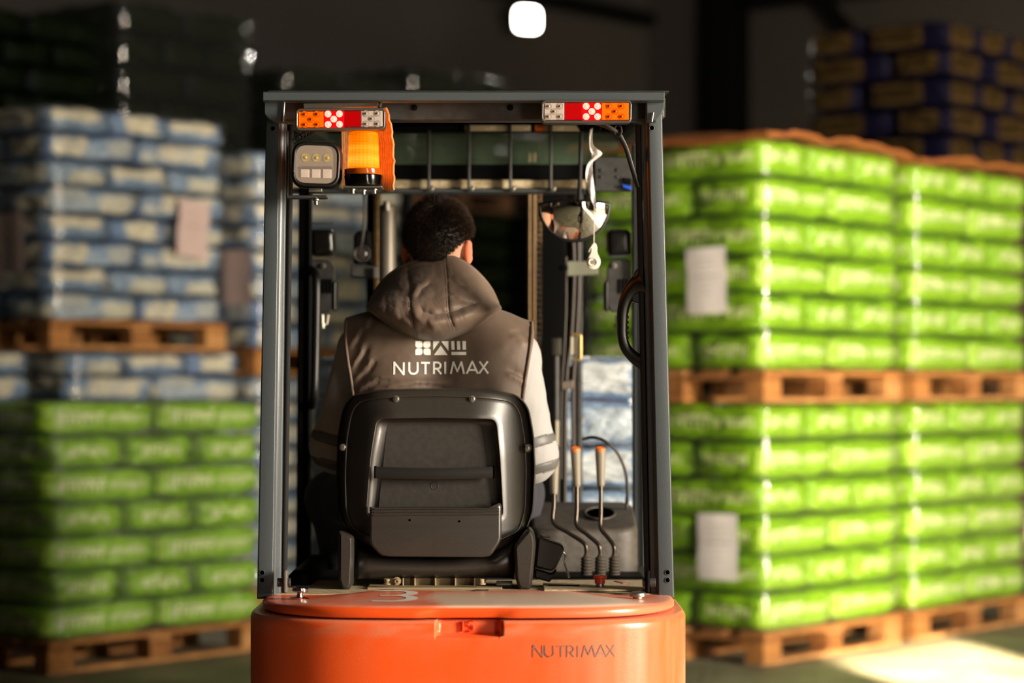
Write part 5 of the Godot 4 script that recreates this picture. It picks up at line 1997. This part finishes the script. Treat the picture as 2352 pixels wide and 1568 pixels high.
func driver() -> void:
	var t := thing("person", "man seen from behind in a brown hooded vest over grey sleeves, seated in the truck", "person", Vector3(0, 0, 0.085))
	var skin := Color(0.62, 0.33, 0.22)
	var fleece := Color(0.33, 0.325, 0.325)
	var cloth := Color(0.016, 0.018, 0.03)
	var shoe := Color(0.02, 0.02, 0.02)
	var cx := -0.085
	# bones: ends, radii, colour
	var bones := [
		[Vector3(cx - 0.08, 0.95, -0.53), Vector3(cx - 0.085, 1.28, -0.555), 0.098, 0.098, fleece], [Vector3(cx + 0.08, 0.95, -0.53), Vector3(cx + 0.085, 1.28, -0.555), 0.098, 0.098, fleece],
		[Vector3(cx - 0.08, 1.35, -0.55), Vector3(cx - 0.19, 1.34, -0.555), 0.08, 0.06, fleece], [Vector3(cx + 0.08, 1.35, -0.55), Vector3(cx + 0.19, 1.325, -0.555), 0.08, 0.06, fleece],
		[Vector3(cx, 1.4, -0.555), Vector3(cx, 1.54, -0.565), 0.062, 0.056, skin],
		[Vector3(-0.285, 1.33, -0.555), Vector3(-0.36, 1.09, -0.6), 0.07, 0.063, fleece], [Vector3(0.113, 1.315, -0.555), Vector3(0.158, 1.065, -0.6), 0.066, 0.064, fleece],
		[Vector3(-0.36, 1.075, -0.61), Vector3(-0.255, 1.085, -0.9), 0.063, 0.036, fleece], [Vector3(0.158, 1.05, -0.61), Vector3(0.065, 1.085, -0.9), 0.064, 0.036, fleece],
		[Vector3(cx - 0.09, 0.945, -0.58), Vector3(-0.395, 0.93, -0.93), 0.098, 0.07, cloth], [Vector3(cx + 0.09, 0.945, -0.58), Vector3(0.12, 0.94, -1.0), 0.098, 0.07, cloth],
		[Vector3(-0.395, 0.93, -0.93), Vector3(-0.34, 0.53, -1.08), 0.068, 0.05, cloth], [Vector3(0.12, 0.94, -1.0), Vector3(0.1, 0.53, -1.12), 0.068, 0.05, cloth],
		[Vector3(-0.34, 0.49, -1.07), Vector3(-0.345, 0.468, -1.27), 0.048, 0.036, shoe], [Vector3(0.1, 0.49, -1.11), Vector3(0.105, 0.468, -1.3), 0.048, 0.036, shoe]]
	for s in [-1.0, 1.0]:                              # palms, five fingers each closed round the rim
		var wr: Vector3 = Vector3(-0.255, 1.085, -0.9) if s < 0 else Vector3(0.065, 1.085, -0.9)
		var palm: Vector3 = Vector3(-0.262, 1.105, -0.965) if s < 0 else Vector3(0.08, 1.105, -0.965)
		bones.append([wr, palm, 0.03, 0.028, skin])
		for i in 4:
			var k: Vector3 = palm + Vector3(s * 0.012 * (i - 1.5), 0.012 - 0.004 * i, -0.03 - 0.012 * (1.5 - absf(i - 1.5)))
			var k2 := k + Vector3(s * 0.004, -0.012, -0.034 + 0.004 * absf(i - 1.5))
			var k3 := k2 + Vector3(-s * 0.002, -0.026, 0.004)
			bones.append([palm, k, 0.016, 0.0105, skin])
			bones.append([k, k2, 0.0105, 0.009, skin])
			bones.append([k2, k3, 0.009, 0.008, skin])
		var tb: Vector3 = palm + Vector3(-s * 0.03, 0.0, -0.005)
		bones.append([palm, tb, 0.018, 0.012, skin])
		bones.append([tb, tb + Vector3(-s * 0.012, 0.004, -0.04), 0.0115, 0.009, skin])
	var body_f := func(p: Vector3) -> float:
		var d := 1.0
		for i in 15:
			var b: Array = bones[i]
			d = smin(d, capsule(p, b[0], b[1], b[2], b[3]), 0.04 if i != 4 else 0.03)
		if p.y > 1.0:
			d += 0.004 * NZ.get_noise_3d(p.x * 14.0, p.y * 20.0, p.z * 14.0)
		return d
	var body_c := func(p: Vector3) -> Color:
		var best := 1.0
		var c := fleece
		for i in 15:
			var b: Array = bones[i]
			var d := capsule(p, b[0], b[1], b[2], b[3])
			if d < best:
				best = d
				c = b[4]
		return c
	var g := geo()
	nets(body_f, Vector3(-0.52, 0.4, -1.4), Vector3(0.3, 1.46, -0.36), 0.011, g, body_c)
	var hand_f := func(p: Vector3) -> float:
		var d := 1.0
		for i in range(15, bones.size()):
			var b: Array = bones[i]
			d = smin(d, capsule(p, b[0], b[1], b[2], b[3]), 0.006)
		return d
	var skin_c := func(_p: Vector3) -> Color: return skin
	for x in [-0.262, 0.08]:
		nets(hand_f, Vector3(x - 0.07, 1.03, -1.06), Vector3(x + 0.07, 1.16, -0.87), 0.0045, g, skin_c)
	# head
	var hc := Vector3(cx - 0.002, 1.628, -0.565)
	var look := Basis(Vector3.UP, deg_to_rad(-17.0))   # the head is turned a little to the right
	var back := look.inverse()
	var head_f := func(w: Vector3) -> float:
		var p := hc + back * (w - hc)
		var d := ball(p, hc, Vector3(0.08, 0.104, 0.098))
		d = smin(d, ball(p, hc + Vector3(0, -0.062, -0.035), Vector3(0.06, 0.066, 0.066)), 0.03)
		d = smin(d, capsule(w, Vector3(cx, 1.41, -0.555), Vector3(cx, 1.56, -0.562), 0.064, 0.06), 0.025)
		var q := Vector3(absf(p.x - hc.x), p.y - hc.y, p.z - hc.z)
		var ear := ball(q, Vector3(0.086, -0.034, 0.014), Vector3(0.013, 0.033, 0.021))
		ear = maxf(ear, -ball(q, Vector3(0.1, -0.032, 0.004), Vector3(0.014, 0.02, 0.011)))
		d = smin(d, ear, 0.006)
		d = smin(d, capsule(q, Vector3(0, 0.0, -0.098), Vector3(0, -0.036, -0.115), 0.008, 0.013), 0.012)
		d = maxf(d, -ball(q, Vector3(0.032, 0.0, -0.103), Vector3(0.016, 0.009, 0.014)))
		d = minf(d, ball(q, Vector3(0.032, 0.0, -0.084), Vector3(0.012, 0.012, 0.012)))
		d = smin(d, capsule(q, Vector3(0, -0.067, -0.098), Vector3(0.018, -0.068, -0.09), 0.006, 0.004), 0.006)
		return d
	var head_c := func(w: Vector3) -> Color:
		var p := hc + back * (w - hc)
		var q := Vector3(absf(p.x - hc.x), p.y - hc.y, p.z - hc.z)
		if ball(q, Vector3(0.032, 0.0, -0.084), Vector3(0.0125, 0.0125, 0.0125)) < 0.001 and q.z < -0.085:
			return Color(0.05, 0.03, 0.02) if q.z < -0.094 else Color(0.8, 0.78, 0.75)
		if q.x > 0.078:
			return Color(0.75, 0.2, 0.11)  # ears reddened in colour to stand for light shining through them
		return skin
	nets(head_f, Vector3(cx - 0.125, 1.44, -0.71), Vector3(cx + 0.125, 1.745, -0.44), 0.0042, g, head_c)
	var bm := mat("person", Color.WHITE, 0.85)
	bm.vertex_color_use_as_albedo = true
	bm.subsurf_scatter_enabled = true
	bm.subsurf_scatter_strength = 0.08
	bm.rim_enabled = true
	bm.rim = 0.4
	rough_skin(bm, tex.fine, 0.3)
	bm.uv1_triplanar = true
	bm.uv1_scale = Vector3.ONE * 6.0
	var body := put(g, "body", bm, t)
	var bt := body.mesh.generate_triangle_mesh()
	for k in 4:                                        # two reflective bands sewn round each sleeve
		var right := k % 2 == 1
		var c := Vector3(0.158, 1.092 if k < 2 else 1.018, -0.605) if right else Vector3(-0.36, 1.1 if k < 2 else 1.03, -0.605)
		var axis := Vector3(0.28 if right else -0.28, 1.0, 0.0).normalized()
		axis.x *= -1.0
		var ex := axis.cross(Vector3.BACK).normalized()
		var ez := ex.cross(axis)
		var rings := []
		for r in 7:
			var ring := PackedVector3Array()
			for q in 48:
				var dir := ex * cos(TAU * q / 48.0) + ez * sin(TAU * q / 48.0)
				var o := c + axis * lerpf(-0.0135, 0.0135, r / 6.0)
				var h := bt.intersect_ray(o + dir * 0.1, -dir)
				var p: Vector3 = h.position if h else o + dir * 0.06
				if p.distance_to(o) > 0.085:
					p = o + dir * 0.06
				ring.append(p + dir * (0.0016 if r > 0 and r < 6 else -0.002))
			rings.append(ring)
		put(geo().loft(rings, false, false), "reflective_band", mat("reflective band", Color(0.36, 0.355, 0.35), 0.5), t)
	# ---- hair: a close cap, and short strands on it
	var hairline := func(a: Vector3) -> bool:          # a: direction from the middle of the head
		if a.z > 0.05:
			return a.y > -0.62 + 0.95 * maxf(absf(a.x) - 0.38, 0.0)
		return a.y > lerpf(-0.02, 0.62, clampf(-a.z * 1.15, 0.0, 1.0)) and not (absf(a.x) > 0.8 and a.y < 0.05)
	g = geo()
	var er := Vector3(0.0845, 0.109, 0.103)
	var n := 56
	for j in n + 1:
		for i in n + 1:
			var th := PI * j / n
			var ph := TAU * i / n
			var dir := Vector3(sin(th) * cos(ph), cos(th), sin(th) * sin(ph))
			g.pt(hc + look * (dir * er) * (1.0 + 0.02 * NZ.get_noise_3d(dir.x * 9.0, dir.y * 9.0, dir.z * 9.0)))
	for j in n:
		for i in n:
			var th := PI * (j + 0.5) / n
			var ph := TAU * (i + 0.5) / n
			if hairline.call(Vector3(sin(th) * cos(ph), cos(th), sin(th) * sin(ph))):
				var a := j * (n + 1) + i
				g.quad(a, a + 1, a + n + 2, a + n + 1)
	var hm := mat("hair", Color(0.11, 0.08, 0.06), 0.55)
	put(g, "hair_cap", hm, t, true)
	var strand := geo()
	strand.tube(PackedVector3Array([Vector3.ZERO, Vector3(0, 0.55, 0.06), Vector3(0, 1.0, 0.2)]), [0.055, 0.045, 0.01], 3)
	var mm := MultiMesh.new()
	mm.transform_format = MultiMesh.TRANSFORM_3D
	mm.use_colors = true
	mm.mesh = strand.mesh()
	var put_at := []
	while put_at.size() < 12000:
		var a := Vector3(rng.randfn(), rng.randfn(), rng.randfn()).normalized()
		if not hairline.call(a) or a.z < -0.75:
			continue
		put_at.append(a)
	mm.instance_count = put_at.size()
	for i in put_at.size():
		var a: Vector3 = put_at[i]
		var whorl := Vector3(0.1, 0.8, 0.6).normalized()
		var flow := (a - whorl * a.dot(whorl)).normalized() + Vector3(0.25 * sin(a.y * 9.0), -0.35, 0) + 0.5 * Vector3(rng.randfn(), rng.randfn(), rng.randfn()) * 0.6
		var lift := lerpf(0.36, 0.14, clampf(0.5 - a.y, 0.0, 1.0))
		var y := (flow.normalized() + a * lift).normalized()
		var l := lerpf(0.006, 0.016, clampf(a.y * 0.8 + 0.5, 0.0, 1.0)) * rng.randf_range(0.7, 1.3)
		var x := y.cross(a).normalized()
		mm.set_instance_transform(i, Transform3D(look * Basis(x * minf(l, 0.011), y * l, x.cross(y) * minf(l, 0.011)), hc + look * (a * er * 0.995)))
		var k := rng.randf_range(0.6, 1.5)
		mm.set_instance_color(i, Color(k, k, k))
	var hs := MultiMeshInstance3D.new()
	hs.multimesh = mm
	var hm2 := mat("hair strand", Color(0.19, 0.13, 0.09), 0.4)
	hm2.vertex_color_use_as_albedo = true
	hs.material_override = hm2
	hang(hs, "hair", t)
	hs.set_meta("kind", "stuff")
	# ---- vest
	var vb := [[Vector3(cx - 0.085, 0.98, -0.515), Vector3(cx - 0.1, 1.3, -0.535), 0.13, 0.122], [Vector3(cx + 0.085, 0.98, -0.515), Vector3(cx + 0.1, 1.3, -0.535), 0.13, 0.122],
		[Vector3(cx - 0.07, 1.36, -0.545), Vector3(cx - 0.235, 1.34, -0.55), 0.1, 0.082], [Vector3(cx + 0.07, 1.36, -0.545), Vector3(cx + 0.235, 1.328, -0.55), 0.1, 0.084],
		[Vector3(cx - 0.1, 1.15, -0.53), Vector3(cx - 0.19, 1.28, -0.54), 0.125, 0.095], [Vector3(cx + 0.1, 1.15, -0.53), Vector3(cx + 0.19, 1.28, -0.54), 0.125, 0.095]]
	var folds := []
	for q in [[815, 880, 850, 845, 862, 822], [812, 850, 836, 812, 842, 790], [822, 900, 870, 872, 925, 866], [808, 800, 826, 770, 832, 748], [1216, 888, 1195, 868, 1160, 852], [1210, 790, 1190, 772, 1170, 768], [880, 895, 960, 880, 1040, 884], [842, 760, 852, 730, 856, 720]]:
		folds.append(P(q, 6.31))
	var vest_f := func(p: Vector3) -> float:
		var d := 1.0
		for b in vb:
			d = smin(d, capsule(p, b[0], b[1], b[2], b[3]), 0.06)
		var half: float = lerpf(0.222, 0.247, smooth(1.18, 1.4, p.y))
		d = maxf(d, absf(p.x - cx) - half)
		if p.z > -0.56 and p.y > 1.2:
			var q := Vector2(p.x, p.y)
			var e := 0.003 * NZ.get_noise_3d(p.x * 9.0, p.y * 13.0, p.z * 9.0) + 0.0045 * NZ.get_noise_3d(p.x * 4.0 + 3.0, p.y * 5.0, p.z * 4.0)
			for l in folds:
				var w: Array = near_line(q, l)
				if absf(w[0]) < 0.03:
					e -= w[1] * (0.0045 * bell(w[0] - 0.004, 0.006) - 0.004 * bell(w[0] + 0.007, 0.006))
			d += e
		return d
	var white_c := func(_p: Vector3) -> Color: return Color.WHITE
	g = geo()
	nets(vest_f, Vector3(cx - 0.27, 0.96, -0.7), Vector3(cx + 0.27, 1.47, -0.36), 0.0065, g, white_c)
	var vm := mat("vest cloth", Color(0.4, 0.335, 0.29), 0.54)
	vm.metallic_specular = 0.4
	vm.rim_enabled = true
	vm.rim = 0.5
	vm.rim_tint = 0.5
	rough_skin(vm, tex.wrinkle, 0.12)
	vm.uv1_triplanar = true
	vm.uv1_scale = Vector3.ONE * 2.5
	var vest := put(g, "vest", vm, t)
	var vt := vest.mesh.generate_triangle_mesh()
	var lay := onto(vt, -0.2, 0.0012)
	var white := mat("vest print", Color(0.98, 0.97, 0.94), 0.5)
	g = geo()
	var at := []
	for x in [908.5, 942.5, 969, 998, 1023.5, 1036.5, 1073, 1101.5]:
		at.append(A(x, 0, 6.29).x)
	word(g, "NUTRIMAX", at, 0.0312, A(0, 860, 6.29).y, 0.0048, lay, 0.012)
	put(g, "lettering", white, vest)
	g = geo()
	var shape := func(xy: PackedVector2Array) -> void:   # a flat print shape, cut fine enough to follow the cloth
		var tr := Geometry2D.triangulate_polygon(xy)
		for i in range(0, tr.size(), 3):
			var a := xy[tr[i]]
			var b := xy[tr[i + 1]]
			var c := xy[tr[i + 2]]
			var k := 4
			for r in k:
				for s in k - r:
					var e := func(u: int, v: int) -> int: return g.pt(lay.call(a + (b - a) * (float(u) / k) + (c - a) * (float(v) / k)))
					g.tri(e.call(r, s), e.call(r + 1, s), e.call(r, s + 1))
					if r + s < k - 1:
						g.tri(e.call(r + 1, s), e.call(r + 1, s + 1), e.call(r, s + 1))
	var em := func(x: float, y: float) -> Vector2:
		var w := A(x, y, 6.29)
		return Vector2(w.x, w.y)
	for q in [[956, 784, 1, 1], [990, 784, -1, 1], [956, 815.5, 1, -1], [990.5, 815.5, -1, -1]]:   # four leaves: square outer and inner corners alternate
		var pp := PackedVector2Array()
		var o := Vector2(q[0], q[1])
		var ex := Vector2(16.3 * q[2], 0)
		var ey := Vector2(0, 15.2 * q[3])
		pp.append(o)
		for c in [[ex, ex + ey], [ex + ey, ey]]:
			pass
		pp.append(o + ex * 0.6)
		for i in 5:
			var s := i / 4.0
			pp.append((o + ex * 0.6).lerp(o + ex, s).lerp((o + ex).lerp(o + ex + ey * 0.45, s), s))
		for i in 5:
			var s := i / 4.0
			pp.append((o + ex + ey * 0.6).lerp(o + ex + ey, s).lerp((o + ex + ey).lerp(o + ex * 0.6 + ey, s), s))
		for i in 5:
			var s := i / 4.0
			pp.append((o + ex * 0.45 + ey).lerp(o + ey, s).lerp((o + ey).lerp(o + ey * 0.6, s), s))
		var w := PackedVector2Array()
		for p in pp:
			if w.is_empty() or w[-1].distance_to(em.call(p.x, p.y)) > 0.0001:
				w.append(em.call(p.x, p.y))
		shape.call(w)
	for q in [[996, 784, 1011, 784, 996, 805], [1014, 784, 1031, 784, 1031, 806], [998, 815.5, 1013.5, 794, 1029, 815.5], [1037, 784, 1044.5, 784, 1045.5, 803.5, 1038, 803.5], [1050, 784, 1057.5, 784, 1058.5, 803.5, 1051, 803.5], [1063, 784, 1071, 784, 1071.5, 803.5, 1063.5, 803.5], [1038, 808.5, 1072, 808.5, 1072, 815.5, 1038, 815.5]]:
		var w := PackedVector2Array()
		for i in range(0, q.size(), 2):
			w.append(em.call(q[i], q[i + 1]))
		shape.call(w)
	put(g, "emblem", white, vest)
	for s in [-1.0, 1.0]:                              # piping round the armholes
		g = geo()
		var line := PackedVector3Array()
		for i in 26:
			var y := lerpf(1.2, 1.432 if s < 0 else 1.41, i / 25.0)
			var half: float = lerpf(0.222, 0.247, smooth(1.18, 1.4, y)) - 0.008
			var h := vt.intersect_ray(Vector3(cx + s * half, y, -0.2), Vector3(0, 0, -1))
			if h:
				line.append((h.position as Vector3) + Vector3(s * 0.004, 0, 0.001))
		if line.size() > 3:
			g.tube(line, 0.0042, 8)
			put(g, "armhole_piping", vm, vest)
	# ---- hood, laid on the shoulders
	var D := 6.27
	var tops := spline(Q([846, 682, D, 872, 646, D, 905, 618, D, 945, 600, D, 985, 590, D, 1030, 587, D, 1066, 600, D, 1100, 628, D, 1126, 660, D, 1141, 692, D]), 8)
	var bots := spline(Q([843, 708, D, 868, 726, D, 900, 748, D, 935, 767, D, 975, 778, D, 1015, 779, D, 1055, 768, D, 1090, 750, D, 1122, 728, D, 1149, 707, D]), 8)
	var pick := func(l: PackedVector3Array, u: float) -> Vector3:
		var f := u * (l.size() - 1)
		var i: int = min(int(f), l.size() - 2)
		return l[i].lerp(l[i + 1], f - i)
	var seams := [P([933, 605, 943, 650, 946, 700, 950, 735, 958, 775], D), P([1021, 588, 1027, 640, 1031, 690, 1033, 722, 1042, 745, 1050, 768], D)]
	var crease := P([960, 708, 972, 725, 1000, 733, 1040, 726, 1075, 714, 1100, 704], D)
	var more := [P([952, 690, 966, 664, 990, 648], D), P([1035, 640, 1060, 655, 1075, 660], D), P([930, 612, 960, 606, 1005, 596], D), P([1035, 680, 1065, 690, 1098, 700], D)]
	var hood_at := func(u: float, v: float) -> Vector3:
		var a: Vector3 = pick.call(tops, u)
		var b: Vector3 = pick.call(bots, u)
		var s := u * 2.0 - 1.0
		var p := a.lerp(b, v)
		var zt := lerpf(-0.49, -0.60, pow(absf(s), 1.8))
		var zb := lerpf(-0.418, -0.475, pow(absf(s), 2.0))
		var roll := sin(PI * minf(v * 0.62, 1.0)) if v < 0.8 else lerpf(sin(PI * 0.496), 0.0, pow((v - 0.8) / 0.2, 2.5))
		var z := lerpf(zt, zb, smooth(0.0, 0.9, v)) + 0.084 * roll * pow(maxf(1.0 - pow(absf(s), 2.6), 0.0), 0.6) - 0.004
		var q := Vector2(p.x, p.y)
		var e := 0.006 * NZ.get_noise_2d(p.x * 13.0 + 5.0, p.y * 11.0) + 0.002 * NZ.get_noise_2d(p.x * 30.0, p.y * 22.0)
		for l in seams:
			e -= 0.0042 * bell(near_line(q, l)[0], 0.0048)
		var w: Array = near_line(q, crease)
		var d: float = -w[0]
		e += w[1] * (0.011 * bell(d - 0.011, 0.012) - 0.011 * bell(d + 0.006, 0.009))
		for l in more:
			var m: Array = near_line(q, l)
			e += m[1] * (0.0055 * bell(m[0] - 0.005, 0.007) - 0.005 * bell(m[0] + 0.006, 0.007))
		return Vector3(p.x, p.y, z + e * minf(v * 6.0, 1.0) * minf((1.0 - v) * 8.0, 1.0))
	g = geo().sheet(110, 76, hood_at, 0.004)
	var hood := put(g, "hood", vm, t)
	g = geo()
	var hem := PackedVector3Array()
	for i in 61:
		hem.append(hood_at.call(i / 60.0, 0.012) + Vector3(0, 0.001, 0))
	g.tube(hem, 0.0058, 8)
	put(g, "hood_hem", vm, hood)
	var ht := hood.mesh.generate_triangle_mesh()
	g = geo()
	var hl := onto(ht, -0.2, 0.0008)
	for l in seams:
		for sx in [-0.0042, 0.0042]:
			for i in l.size() - 1:
				var k := int(l[i].distance_to(l[i + 1]) / 0.0042)
				for j in k:
					var p: Vector2 = l[i].lerp(l[i + 1], (j + 0.1) / k) + Vector2(sx, 0)
					var q: Vector2 = l[i].lerp(l[i + 1], (j + 0.75) / k) + Vector2(sx, 0)
					var a: Vector3 = hl.call(p)
					var b: Vector3 = hl.call(q)
					if a.z > -0.55 and b.z > -0.55:
						g.tube(PackedVector3Array([a, b]), 0.0006, 4)
	var stitch := put(g, "seam_stitching", mat("dark thread", Color(0.2, 0.165, 0.14), 0.7), hood)
	stitch.set_meta("kind", "stuff")
